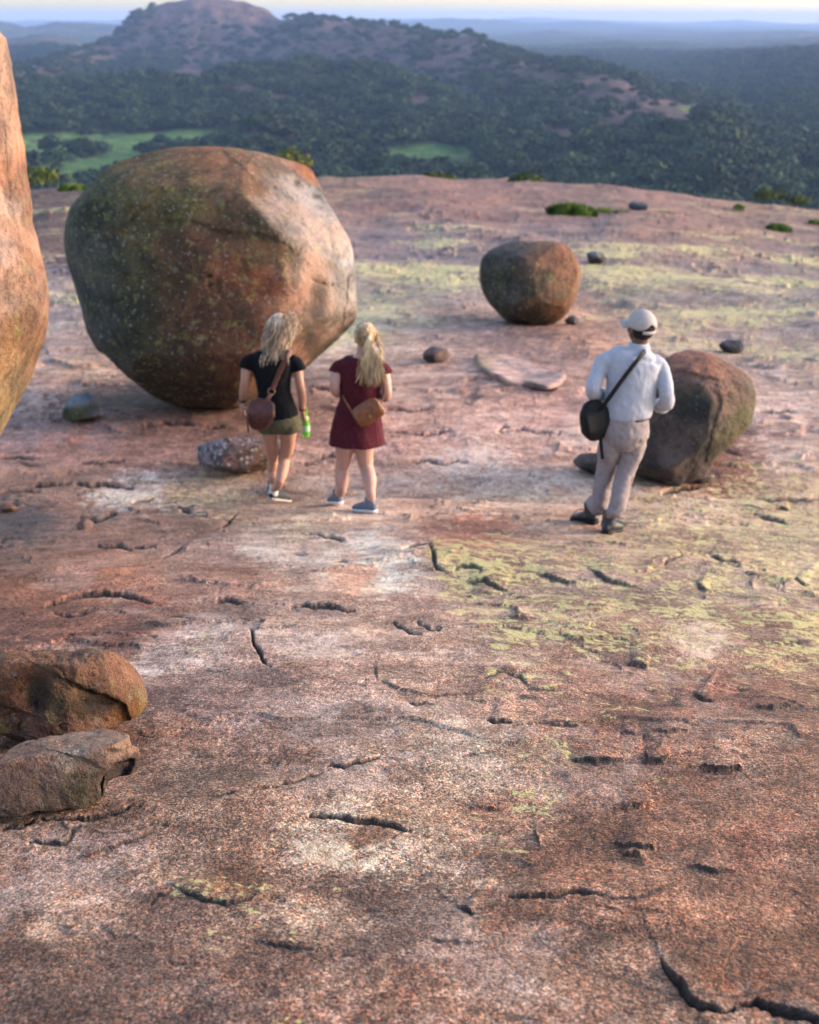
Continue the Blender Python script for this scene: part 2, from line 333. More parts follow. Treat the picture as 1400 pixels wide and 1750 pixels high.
def Gz(x, y, full=False):
    x = np.atleast_1d(np.asarray(x, float)); y = np.atleast_1d(np.asarray(y, float)); r = np.hypot(x, y)
    z0 = macro(x, y); u, v = proj(x, y, z0); px_m = F / np.maximum(y * CT - (z0 - EYE) * ST, .5)
    rh, rd, pl = relief(x, y, r); ch, cd, c2 = cracks(u, v, px_m)
    rd = rd * sm(22, 10, r)
    calm = 1 - .75 * np.clip(cd + c2 * 1.4, 0, 1)
    z = z0 + rh * calm + ch
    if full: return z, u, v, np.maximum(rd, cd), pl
    return z
def gz(x, y): return float(Gz(x, y)[0])
def hit(px, py):
    """where the ray through a photo pixel meets the rock"""
    lo = None; Y = np.geomspace(1.4, 75, 1200); pts = np.array([P(px, py, t)[:] for t in Y])
    zz = Gz(pts[:, 0], pts[:, 1]); k = np.nonzero(pts[:, 2] < zz)[0]
    if not len(k): return P(px, py, 60)
    i = k[0]; a, b = (Y[max(i - 1, 0)], Y[i])
    for _ in range(14):
        mth = (a + b) / 2; q = P(px, py, mth)
        if q.z < gz(q.x, q.y): b = mth
        else: a = mth
    return P(px, py, (a + b) / 2)

# palette of the rock, boulder and fold shade painted in: (px, py, r, g, b) where the photo shows that tone
PAL = """600 310 165 135 115;800 330 170 130 125;1000 330 152 122 117;1300 345 150 120 110;650 345 160 125 120;900 355 165 130 125;1150 375 165 130 125;1380 370 150 118 112;650 400 150 140 152;730 420 155 147 157;900 390 150 135 145;1000 400 150 135 140;1200 400 160 130 125;1350 400 150 130 130
700 480 165 155 142;650 560 190 170 155;640 500 160 155 150;800 470 165 155 150;1100 480 172 160 140;1200 450 165 150 140;1300 500 160 150 150;1250 560 180 155 145;1380 480 160 150 140;750 640 190 155 140;900 600 150 125 125;780 590 185 155 145;1000 560 195 150 125;1150 560 180 160 145;800 740 180 150 140;650 720 185 145 130;740 690 195 160 145;830 790 200 182 174;1330 700 190 165 155;1330 780 192 168 152;1240 790 140 85 62;1210 815 120 75 60;1380 640 180 160 150;950 720 185 150 140;900 780 178 150 138;1000 760 190 160 145
60 600 175 155 150;90 540 165 150 150;80 480 150 145 150;90 390 120 90 92;100 430 110 85 85;60 330 92 72 78;120 330 120 92 90;50 680 195 160 145;160 620 190 160 135;110 720 150 115 108;200 680 120 90 78;250 690 90 68 60;100 760 145 112 104;60 740 165 140 140;170 745 140 120 125;250 730 130 98 88;300 720 120 88 78;350 715 110 80 70;420 720 130 98 85;220 770 135 102 92;300 790 160 125 115;60 830 172 132 110;150 815 165 130 112;200 855 205 192 184;240 850 205 192 184;130 880 165 120 98;60 890 105 92 94;20 900 95 82 84;100 925 150 112 96;250 900 165 125 105;330 900 140 105 92;150 980 160 105 80;60 1000 150 98 74;100 1060 140 92 78;200 1080 125 86 76;200 1000 170 118 90;170 1055 165 115 92;250 1050 150 100 84;20 1080 130 90 80;30 960 130 98 86
400 860 185 160 130;330 850 190 165 140;500 900 200 180 160;480 860 190 155 135;620 880 205 175 160;450 940 190 178 172;350 935 160 132 124;550 950 198 184 176;640 945 205 200 198;690 965 200 200 198;660 990 205 200 196;400 1000 160 125 112;400 970 150 110 92;330 1000 150 118 108;350 1100 188 170 170;280 1130 190 172 176;500 1100 192 168 162;600 1030 195 165 150;600 985 200 150 125;580 1050 185 160 150;700 880 205 165 145;800 860 218 184 162;900 850 215 184 165;1050 858 215 185 170;800 912 178 112 88;760 925 165 105 82;850 900 180 118 92;900 870 205 175 150;1000 880 205 170 148;1100 870 190 165 140;1300 870 190 170 140;1200 860 210 180 160;850 970 155 130 108;1000 950 175 150 130;1200 940 160 135 112;1350 960 185 165 140;900 940 160 128 118;1100 1000 160 132 118;950 1000 155 130 115
750 1080 192 166 156;700 1020 188 158 150;900 1080 175 155 140;880 1090 190 170 168;1100 1060 165 135 120;1190 1080 205 180 170;1300 1060 160 130 110;1350 1120 158 124 104;600 1180 180 155 150;400 1220 140 116 118;300 1180 142 118 120;460 1180 160 136 134;800 1180 165 136 126;700 1150 175 148 138;1000 1160 152 118 108;1200 1180 150 105 90;1380 1220 165 125 105;1300 1160 145 100 85;350 1320 145 120 110;300 1260 150 118 108;600 1260 165 140 130;500 1250 150 124 118;800 1300 196 176 162;780 1290 200 185 172;930 1290 185 155 135;1000 1260 165 120 100;1100 1230 150 105 90;1200 1270 170 120 95;1380 1320 160 115 90;1000 1330 165 118 92;1150 1330 155 106 82;1250 1280 185 145 125
100 1420 160 130 115;60 1440 145 112 98;300 1440 150 125 115;200 1400 150 120 108;420 1400 165 135 120;500 1360 175 145 130;530 1420 214 202 192;590 1440 214 202 192;640 1460 212 200 188;690 1455 208 194 180;560 1400 205 190 178;640 1425 160 118 90;750 1440 190 170 155;800 1420 180 150 135;900 1380 165 125 105;1000 1400 160 116 90;1100 1400 160 115 90;1200 1380 165 118 92;1300 1420 145 95 75;1380 1420 155 108 86;850 1540 178 143 124;1000 1490 185 135 108;950 1470 180 125 98;1010 1545 190 150 130;1100 1560 172 126 100;1150 1530 170 122 96;1200 1500 130 95 80;1300 1560 150 105 80;1390 1520 130 90 70;1390 1460 160 120 100;1200 1640 122 84 64;1250 1690 130 82 58;1380 1620 112 76 54;1350 1680 130 92 76;1350 1740 80 65 62;1200 1740 130 105 92;1000 1600 122 98 90;900 1570 140 105 88;900 1700 148 116 100;1050 1700 132 104 92;1080 1640 170 138 122;850 1640 140 98 76;700 1560 150 125 115;760 1500 185 158 140;700 1700 145 110 95;620 1530 130 106 100;500 1480 150 125 115;580 1490 135 112 104;550 1570 210 192 180;480 1560 195 175 160;400 1580 160 135 125;370 1520 168 130 92;380 1500 120 88 70;350 1650 150 120 110;280 1700 120 100 100;200 1500 165 135 120;130 1560 185 155 140;60 1520 148 118 102;100 1600 178 146 130;70 1590 190 165 150;30 1620 104 78 68;30 1560 115 86 74;200 1640 130 102 92;200 1700 142 112 102;300 1560 120 96 88;50 1720 130 100 90;500 1700 150 120 110;450 1640 140 112 102;600 1640 138 110 100;60 1660 125 98 88"""
PAL = np.array([[float(t) for t in e.split()] for e in PAL.replace('\n', ';').split(';') if e.strip()])
LIC = """60 500 .5;80 590 .3;700 480 .8;650 520 .8;720 540 .5;750 440 .7;880 430 .4;640 410 .2;800 360 .05;900 330 .1;1100 480 .9;1050 450 .8;1200 520 .9;1150 550 .75;1300 540 .7;1380 560 .75;1380 450 .7;1250 440 .6;1100 400 .2;1300 400 .4;1000 360 .05;950 600 .05;1050 590 .2;1330 700 .35;1250 640 .2;1330 620 .5;750 640 .05;700 600 .3;800 590 .1;850 790 .45;780 760 .3;920 750 .1;680 800 .15
180 620 .3;100 700 .05;250 740 .02;100 820 .1;330 850 .75;450 850 .5;260 870 .2;350 900 .5;500 870 .5;580 890 .5;640 870 .2;750 870 .05;850 860 .05;1000 870 .25;1100 890 .7;1200 870 .7;1350 880 .75;450 930 .15;600 950 .0;700 960 .05;770 950 1;820 980 1;900 950 .85;1000 980 .8;1100 960 .75;1200 1000 .8;1350 1000 .85;1390 1090 .95;850 1030 .75;900 1090 .8;980 1060 .85;1100 1100 .75;1200 1060 .8;1300 1100 .7;1000 1150 .6;900 1150 .6;800 1130 .35;700 1080 .05;600 1000 .05;560 1020 .3;450 1010 .3;300 1000 .3;350 1110 .5;260 1110 .5;500 1150 .25;450 1060 .3;250 960 .2;100 1000 0;100 1080 0;400 1200 .15;330 1240 .3;650 1180 .45;750 1200 .5;850 1190 .6;830 1250 .4;900 1235 .6;1000 1190 .45;1100 1190 .6;1050 1290 .4;930 1290 .5;1200 1200 .25;1380 1180 .5;1300 1250 .1;1330 1300 .3;500 1290 .35;620 1240 .35;600 1280 .1;880 1340 .55;850 1440 .6;780 1440 .35;600 1470 .4;700 1430 .3;480 1460 .3;1000 1400 .1;1200 1400 .03;1300 1500 0;1200 1600 .08;1100 1650 .05;900 1500 .15;1350 1650 .1;350 1520 .7;400 1530 .7;380 1600 .45;520 1640 .45;500 1660 .3;600 1580 .25;700 1640 .05;850 1650 .05;300 1440 .1;150 1420 .1;300 1380 .2;100 1550 .05;50 1650 .02;200 1650 .1;250 1600 .15;700 1720 .12"""
LIC = np.array([[float(t) for t in e.split()] for e in LIC.replace('\n', ';').split(';') if e.strip()])
def blend(u, v, tab, sharp):
    """inverse-distance blend of a table laid over the rock"""
    out = np.zeros((len(u), tab.shape[1] - 2)); wsum = np.zeros(len(u))
    for row in tab:
        d2 = (u - row[0]) ** 2 + ((v - row[1]) * 1.6) ** 2 + 120
        w = d2 ** -sharp; wsum += w; out += w[:, None] * row[None, 2:]
    return out / wsum[:, None]

M_ground = rock_ground_mat()
def build_ground():
    az = np.radians(np.concatenate([np.linspace(-180, -60, 13)[:-1], np.linspace(-60, -24, 30)[:-1], np.linspace(-24, -17.2, 30)[:-1], np.linspace(-17.2, 17.2, 780),
                                    np.linspace(17.2, 24, 30)[1:], np.linspace(24, 60, 30)[1:], np.linspace(60, 180, 13)[1:-1]]))
    rows = np.concatenate([np.arange(1800, 845, -1.9), np.arange(845, 835, -.8), np.arange(835, 345, -2.1), np.arange(345, 299.5, -1.2)])
    # rows of the photo -> radius, from the profile straight ahead
    rr = np.geomspace(1.5, 64, 6000); zz = macro(np.zeros_like(rr), rr); vv = proj(np.zeros_like(rr), rr, zz)[1]
    vm = np.minimum.accumulate(vv); rad = np.interp(-rows, -vm[::1], rr)
    rad = np.unique(np.round(np.concatenate([np.linspace(.04, rad[0], 14)[:-1], rad, np.linspace(11.3, 12.4, 30), np.linspace(rad[-1], 75, 40)[1:], np.geomspace(76, 420, 40)]), 4))
    nA, nR = len(az), len(rad); A, R = np.meshgrid(az, rad); x = (R * np.sin(A)).ravel(); y = (R * np.cos(A)).ravel()
    z, u, v, recess_shade, plates = Gz(x, y, True)
    i = np.arange(nR - 1)[:, None] * nA; j = np.arange(nA)[None, :]; j2 = (j + 1) % nA
    q = np.stack([i + j, i + j2, i + nA + j2, i + nA + j], -1).reshape(-1, 4)
    me = mesh_np('granite_dome', np.stack([x, y, z], 1), q)
    r = np.hypot(x, y)
    wu = u + 46 * fbm(x / .9 * 1.2, y / .9, 71, 6, .68) * np.clip(8 / r, .8, 3) ; wv = v + 30 * fbm(x / .9, y / .9, 81, 6, .68) * np.clip(8 / r, .7, 3)
    jit = fbm(x / .11, y / .11, 101, 3, .6) * np.clip(r / 4, 1, 4); wu = wu + 26 * jit; wv = wv + 18 * fbm(x / .11, y / .11, 111, 3, .6) * np.clip(r / 4, 1, 3)
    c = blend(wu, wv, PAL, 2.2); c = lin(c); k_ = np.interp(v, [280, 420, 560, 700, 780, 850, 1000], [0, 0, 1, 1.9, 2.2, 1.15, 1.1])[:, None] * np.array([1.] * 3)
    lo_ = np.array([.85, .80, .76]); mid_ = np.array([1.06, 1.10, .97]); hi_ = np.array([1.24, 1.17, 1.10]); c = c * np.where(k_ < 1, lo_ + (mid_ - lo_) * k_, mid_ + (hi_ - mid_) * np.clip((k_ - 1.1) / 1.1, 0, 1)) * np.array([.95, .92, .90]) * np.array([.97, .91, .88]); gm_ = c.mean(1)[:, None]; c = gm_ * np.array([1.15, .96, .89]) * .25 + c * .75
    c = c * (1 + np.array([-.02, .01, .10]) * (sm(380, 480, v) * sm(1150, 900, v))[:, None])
    pn = fbm(x / .8, y / 1.1, 201, 7, .68); pk = sm(.04, .10, pn) * .30 + sm(.16, .20, pn) * .20; pk = pk * sm(11, 7, r)
    c = c * (1 - pk[:, None]) + pk[:, None] * np.array([.40, .315, .285]) * (.6 + .4 * gm_ / .25)
    dk = sm(-.05, -.10, fbm(x / .7, y / 1.0, 211, 7, .68)) * sm(9, 5, r); c = c * (1 - .36 * dk[:, None] * np.array([.9, 1, 1.02]))
    l = blend(wu, wv, LIC, 1.8)[:, 0]
    # bands of bare lilac rock and pale ochre crust on the far plain
    ff = sm(15, 24, r) * sm(75, 45, r)
    bn = fbm(x / 3.2, y / 3.0, 91, 5, .6)
    l = np.clip(l + ff * (bn * 1.5), 0, 1)
    c = c * (1 + ff[:, None] * np.clip(-bn, 0, .5)[:, None] * np.array([-.65, -.55, -.15]) + ff[:, None] * np.clip(bn, 0, .5)[:, None] * .5)
    f2 = fbm(x / .75, y / .6, 95, 6, .7); f3_ = fbm(x / .33, y / .25, 96, 5, .7); f4_ = fbm(x / 2.2, y / 1.3, 97, 6, .7)
    c = c * (1 + np.clip(plates, -.8, .8)[:, None] * .42)
    c = c * (1 + (.55 * f2 + .30 * np.tanh(f3_ * 5) * .6 + .30 * np.tanh(f4_ * 4) * .6)[:, None])
    grain = np.clip(1.05 - sm(.42, .7, c[:, 0]) * .75 + .45 * fbm(x / .5, y / .5, 99, 3), .15, 1)
    attr(me, 'Col', np.clip(c * 1.0 * np.minimum(1, .58 / np.maximum(c.max(1), .01))[:, None], .010, .55)); attr(me, 'Mask', np.stack([l * (1 - .5 * pk), recess_shade, np.clip(grain * (1 - .35 * pk / .6) + .15 * dk, .1, 1.1)], 1))
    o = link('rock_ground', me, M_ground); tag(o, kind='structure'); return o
build_ground()
# ------------------------------------------------------------ valley and hills
BASE = EYE - 82.0
RIDGES = [   # depth in front / behind, roughness, rockiness, crest as (photo px, photo py, distance)
 (900, 4000, 3., 0, [(-600,34,15500),(0,36,15500),(500,33,15500),(660,31,15500),(800,34,15500),(900,30,15500),(1010,36,15500),(1100,38,15500),(1200,35,15500),(1300,41,15500),(1400,38,15500),(2000,36,15500)]),
 (1200, 2500, 2.2, .1, [(-600,60,10500),(500,60,10500),(640,46,10500),(700,34,10500),(760,31,10500),(840,33,10500),(900,38,10500),(980,36,10500),(1050,42,10500),(1130,46,10500),(1180,52,10500),(1250,56,10500),(1320,50,10500),(1400,52,10500),(2000,48,10500)]),
 (1000, 1600, 1.2, .5, [(-700,26,6500),(-300,30,6500),(0,27,6500),(35,27,6500),(60,32,6500),(90,38,6500),(115,44,6500),(135,40,6500),(160,36,6500),(200,37,6500),(250,40,6500),(330,52,6500),(500,60,6500),(600,56,6500),(700,46,6500),(790,60,6500),(860,58,6500),(920,50,6500),(960,56,6500),(1050,66,6500),(1130,60,6500),(1200,54,6500),(1290,50,6500),(1400,58,6500),(1900,40,6500)]),
 (900, 1000, 1.0, .6, [(-700,50,4000),(0,78,4000),(40,74,4000),(80,66,4000),(120,58,4000),(150,56,4000),(185,64,4000),(215,80,4000),(260,90,4000),(600,100,4000),(800,90,4200),(900,80,4400),(980,74,4600),(1060,84,4600),(1130,76,4600),(1200,70,4400),(1280,66,4000),(1330,60,4000),(1400,66,4000),(1900,60,4000)]),
 (600, 800, 1., .6, [(-700,90,2400),(700,120,2400),(900,108,2500),(1000,98,2700),(1080,104,2800),(1150,96,2700),(1220,92,2500),(1300,86,2300),(1400,90,2200),(1900,80,2200)]),
 (400, 500, .9, 1.2, [(-500,170,1250),(0,158,1300),(60,132,1500),(100,116,1700),(150,100,1950),(190,84,2200),(225,74,2400),(246,66,2550),(254,54,2600),(264,40,2650),(280,22,2680),(300,10,2700),(330,1,2700),(370,-6,2700),(420,-5,2700),(452,0,2700),(476,8,2680),(492,20,2600),(505,29,2500),(540,27,2400),(570,30,2350),(600,32,2300),(650,40,2200),(700,47,2100),(750,56,2000),(785,58,1900),(800,60,1880),(815,72,1800),(850,86,1700),(900,104,1550),(960,109,1500),(1010,122,1400),(1060,148,1260),(1100,168,1180),(1140,190,1080),(1200,214,1000),(1260,236,950),(1400,300,900),(2000,330,900)]),
 (280, 150, 1.0, .45, [(-400,150,1350),(0,152,1350),(50,150,1350),(100,142,1350),(180,138,1370),(240,134,1380),(300,132,1380),(335,127,1380),(370,126,1380),(430,116,1400),(500,111,1400),(560,109,1400),(620,113,1380),(670,122,1360),(710,136,1300),(745,152,1260),(760,162,1240),(800,184,1150),(860,208,1050),(930,222,1000),(1000,226,980),(1060,214,980),(1120,190,980),(1160,180,980),(1195,194,970),(1225,218,950),(1260,240,920),(1400,270,900),(1900,250,900)]),
 (70, 90, 1., .9, [(-400,330,800),(340,285,840),(380,262,850),(420,232,880),(460,214,890),(485,203,890),(520,210,890),(560,230,880),(610,246,870),(650,270,860),(700,300,850),(880,290,830),(920,256,850),(960,236,860),(1000,230,870),(1040,244,860),(1090,268,850),(1180,280,830),(1260,290,820),(1900,300,800)]),
]
def terrain(x, y):
    x = np.asarray(x, float); y = np.asarray(y, float); r = np.hypot(x, y); az = np.arctan2(x, y)
    wr = r * (1 + .05 * fbm(x / 900, y / 900, 401, 3))
    z = BASE + 5 * fbm(x / 260, y / 260, 403, 4) * sm(1000, 2200, r) + 1.2 * fbm(x / 60, y / 60, 404, 3) + 42 * np.clip(fbm(x / 900, y / 1100, 405, 5), 0, 1) * sm(1900, 4200, r)
    pxa = 700 + F * np.tan(np.clip(az, -1.3, 1.3)) * .945
    rock = np.zeros_like(r)
    for k_, (w1, w2, rough, rocky, sil) in enumerate(RIDGES):
        s = np.array(sil, float)
        row = np.interp(pxa, s[:, 0], s[:, 1]); d = np.interp(pxa, s[:, 0], s[:, 2]); el = np.arctan((875 - row) / F) - TILT
        H = EYE + d * np.tan(el) - BASE - 4; H = np.maximum(H, 0)
        q = np.where(wr < d, (d - wr) / w1, (wr - d) / w2)
        prof = np.exp(-np.clip(q, 0, 6) ** 1.6)
        sc = s[:, 2].mean() * .05
        rel = rough * (5 + H * .30) * fbm(x / sc, y / sc, 411 + 7 * k_, 6, .62) * sm(0, 10, H)
        c = BASE + H * prof + rel * (prof - .85 * prof ** 5) * 1.6
        rock = np.where(c > z, np.clip(prof * H / 18, 0, 1) * rocky, rock); z = np.maximum(z, c)
    return z, rock
def rockmask(x, y, z, rock):
    """1 where bare rock shows among the trees"""
    n = fbm(x / 70, y / 70, 421, 5, .6) + .35 * fbm(x / 240, y / 300, 431, 3)
    n2 = np.abs(fbm(x / 38, y / 38, 425, 4, .6)); m = sm(.06, .20, n * .8 + (rock - .5) * .46 + .12 - n2 * .5)
    r = np.hypot(x, y); u, v = proj(x, y, z); u = u + 22 * fbm(x / (r * .02), y / (r * .02), 471, 5, .65); v = v + 12 * fbm(x / (r * .02), y / (r * .02), 481, 5, .65)
    dome = sm(0, 6, (u - 248)) * sm(510, 485, u) * sm(62 + (u - 250) * .0, 52, v + 9 * fbm(x / 90, y / 90, 5, 4)) * sm(2350, 2480, r) * sm(4000, 3500, r)
    pale = sm(14, 4, np.hypot((u - 945) / 1.0, (v - 157) / 1.4)) + sm(12, 5, np.hypot(u - 142, v - 183)) + sm(16, 7, np.hypot((u - 575) / 1.4, v - 108)) + sm(26, 12, np.hypot((u - 320) / 2.2, v - 133)) + sm(22, 10, np.hypot(u - 480, (v - 215) * 1.4)) + sm(22, 10, np.hypot(u - 480, (v - 240) * 1.4)) \
        + sm(34, 18, np.hypot(u - 720, (v - 180) * 1.1)) + sm(34, 18, np.hypot((u - 1000) / 1.2, (v - 150) * 1.6)) + sm(30, 14, np.hypot(u - 795, (v - 95) / 1.2)) + sm(36, 16, np.hypot((u - 960), (v - 245) * 1.8)) + sm(46, 26, np.hypot((u - 1160), (v - 215) * 1.5))
    return np.clip(np.maximum(m * .85 * sm(820, 900, r), np.maximum(dome, pale * sm(820, 880, r))), 0, 1), dome
def clearing(x, y, z):
    """1 on the open grass of the valley floor"""
    u, v = proj(x, y, z); r = np.hypot(x, y)
    wu = u + 26 * fbm(x / 60, y / 60, 441, 4); wv = v + 7 * fbm(x / 60, y / 60, 451, 4)
    def e(cx, cy, rx, ry): return sm(1.25, .85, np.hypot((wu - cx) / rx, (wv - cy) / ry))
    m = e(120, 250, 190, 24) + e(330, 240, 130, 16) + e(90, 296, 130, 26) + e(240, 284, 100, 24) + e(730, 268, 80, 24) + e(765, 290, 70, 16) + e(1340, 296, 120, 6) + e(1240, 190, 90, 12) + e(640, 290, 60, 6)
    m = m - .9 * (e(110, 272, 48, 7) + e(180, 268, 34, 8) + e(280, 264, 60, 7)) - .8 * (e(55, 290, 60, 3))
    return np.clip(m, 0, 1)

def land_mat():
    m, nt, b = new_mat('bushveld_ground'); g = N(nt); p = g.pos(); mk = g.sep(g.attr('Mask'))    # r rock, g grass, b dome
    n = g.noise(p, .012, 6, .7); nf = g.noise(p, .09, 5, .7); nt2 = g.noise(p, .05, 3, .6)
    bush = g.mix(g.rng(nf, .38, .62), (.012, .024, .010), (.034, .050, .018))
    bush = g.mix(g.rng(n, .4, .65), bush, g.mix(1., bush, (1.25, 1.1, .9), 'MULTIPLY'))
    grass = g.mix(g.rng(nf, .35, .65), (.05, .11, .03), (.13, .18, .055))
    st = g.scale(p, (.03, .03, .006)); rk = g.mix(g.rng(g.noise(st, 1., 6, .7), .35, .65), (.055, .036, .036), (.14, .088, .08))
    c = g.mix(mk[1], bush, grass); c = g.mix(mk[0], c, rk)
    g.put(b.inputs['Base Color'], c); b.inputs['Roughness'].default_value = .95; b.inputs['Specular IOR Level'].default_value = .05
    g.put(b.inputs['Normal'], g.bump(nf, 6., 1.)); return m
M_land = land_mat()
def build_land():
    az = np.radians(np.concatenate([np.linspace(-60, -20, 60)[:-1], np.linspace(-20, 20, 380), np.linspace(20, 60, 60)[1:]]))
    rad = np.concatenate([np.linspace(120, 600, 14)[:-1], np.geomspace(600, 3400, 200), np.geomspace(3400, 18000, 150)[1:]])
    nA, nR = len(az), len(rad); A, R = np.meshgrid(az, rad); x = (R * np.sin(A)).ravel(); y = (R * np.cos(A)).ravel()
    z, rk = terrain(x, y)
    i = np.arange(nR - 1)[:, None] * nA; j = np.arange(nA - 1)[None, :]
    q = np.stack([i + j, i + j + 1, i + nA + j + 1, i + nA + j], -1).reshape(-1, 4)
    rm, dome = rockmask(x, y, z, rk); cl = clearing(x, y, z)
    r = np.hypot(x, y)
    z = z + (1 - rm) * (1 - cl) * 9 * fbm(x / 16, y / 16, 461, 3) * sm(2400, 3400, r) + rm * 7 * fbm(x / 25, y / 25, 463, 4) * sm(900, 1300, r) * (1 - dome)
    me = mesh_np('hills', np.stack([x, y, z], 1), q); attr(me, 'Mask', np.stack([rm, cl, dome], 1))
    o = link('hills', me, M_land); tag(o, kind='structure')
build_land()
# the ground sheet carries on to the horizon all round
me = mesh_np('plain', [(18400 * math.cos(a), 18400 * math.sin(a), BASE - 14) for a in np.linspace(0, 2 * math.pi, 49)[:-1]] + [(0, 0, BASE - 14)], None, [(i, (i + 1) % 48, 48) for i in range(48)])
attr(me, 'Mask', np.zeros((49, 3))); tag(link('plain', me, M_land), kind='structure')

# ------------------------------------------------------------ trees
def leaf_mat(name, c1, c2):
    m, nt, b = new_mat(name); g = N(nt)
    oi = g.n('ObjectInfo').outputs['Random']; p = g.pos()
    c = g.mix(oi, c1, c2); c = g.mix(g.rng(g.noise(p, .9, 3), .35, .65), g.mix(1., c, (.7, .7, .7), 'MULTIPLY'), g.mix(1., c, (1.3, 1.3, 1.2), 'MULTIPLY'))
    g.put(b.inputs['Base Color'], c); b.inputs['Roughness'].default_value = .75; b.inputs['Specular IOR Level'].default_value = .15
    return m
M_leaf = leaf_mat('dark_foliage', (.007, .017, .008), (.025, .046, .015))
M_bark = plain_mat('bark', (.10, .075, .06), .9, .3, 6, .02)
M_yleaf = leaf_mat('yellow_green_foliage', (.06, .075, .02), (.11, .11, .03))
def tree_mesh(seed, H=7.5, W=4.6, n=260, leaf=.8, low=False):
    rg = np.random.default_rng(seed); co = []; q = []; t = []
    def tube(a, b, ra, rb):
        a = np.array(a); b = np.array(b); k = len(co); d = b - a; d = d / np.linalg.norm(d); s = np.cross(d, [0.3, .9, .1]); s /= np.linalg.norm(s); w = np.cross(d, s)
        for c_, r_ in ((a, ra), (b, rb)):
            for i in range(5): co.append(c_ + r_ * (s * math.cos(i * 1.2566) + w * math.sin(i * 1.2566)))
        for i in range(5): q.append((k + i, k + (i + 1) % 5, k + 5 + (i + 1) % 5, k + 5 + i))
    z_lo, z_hi = (.12, .35) if low else (.45, .33)
    if not low: tube((0, 0, -1.5), (.1, 0, H * .35), .24, .17)
    else: tube((0, 0, -.1), (.02, 0, H * .35), .03, .02)
    lobes = []
    for i in range(6):
        a = i * 1.05 + rg.random(); rr = W * (.30 + .35 * rg.random()); c = np.array([math.cos(a) * rr, math.sin(a) * rr, H * (z_lo + z_hi * rg.random())]); tube((.1 if not low else .01, 0, H * .33 if not low else 0), c, .13 if not low else .015, .05 if not low else .01)
        lobes.append((c, W * (.34 + .16 * rg.random())))
    lobes.append((np.array([0, 0, H * (.8 if not low else .5)]), W * .45)); nb = len(q)
    for _ in range(n):
        c, rr = lobes[rg.integers(len(lobes))]; d = rg.normal(size=3); d /= np.linalg.norm(d); d[2] = abs(d[2]) * .9 - .25 if rg.random() < .75 else d[2]
        pt = c + d * rr * (.72 + .36 * rg.random()) * np.array([1, 1, .72]); nn = d + rg.normal(size=3) * .5; nn /= np.linalg.norm(nn)
        s = np.cross(nn, rg.normal(size=3)); s /= np.linalg.norm(s); w = np.cross(nn, s); sz = leaf * (.6 + .8 * rg.random()); k = len(co)
        co.extend([pt - s * sz, pt - w * sz * .7, pt + s * sz, pt + w * sz * .7]); q.append((k, k + 1, k + 2, k + 3))
    me = mesh_np('tree_%d' % seed, co, q); me.materials.append(M_leaf); me.materials.append(M_bark)
    me.polygons.foreach_set('material_index', [1 if i < nb else 0 for i in range(len(q))]); return me
TM = [tree_mesh(s, H, W) for s, H, W in ((1, 7.0, 6.2), (2, 6.2, 6.8), (3, 8.2, 5.4), (4, 5.0, 4.4))]
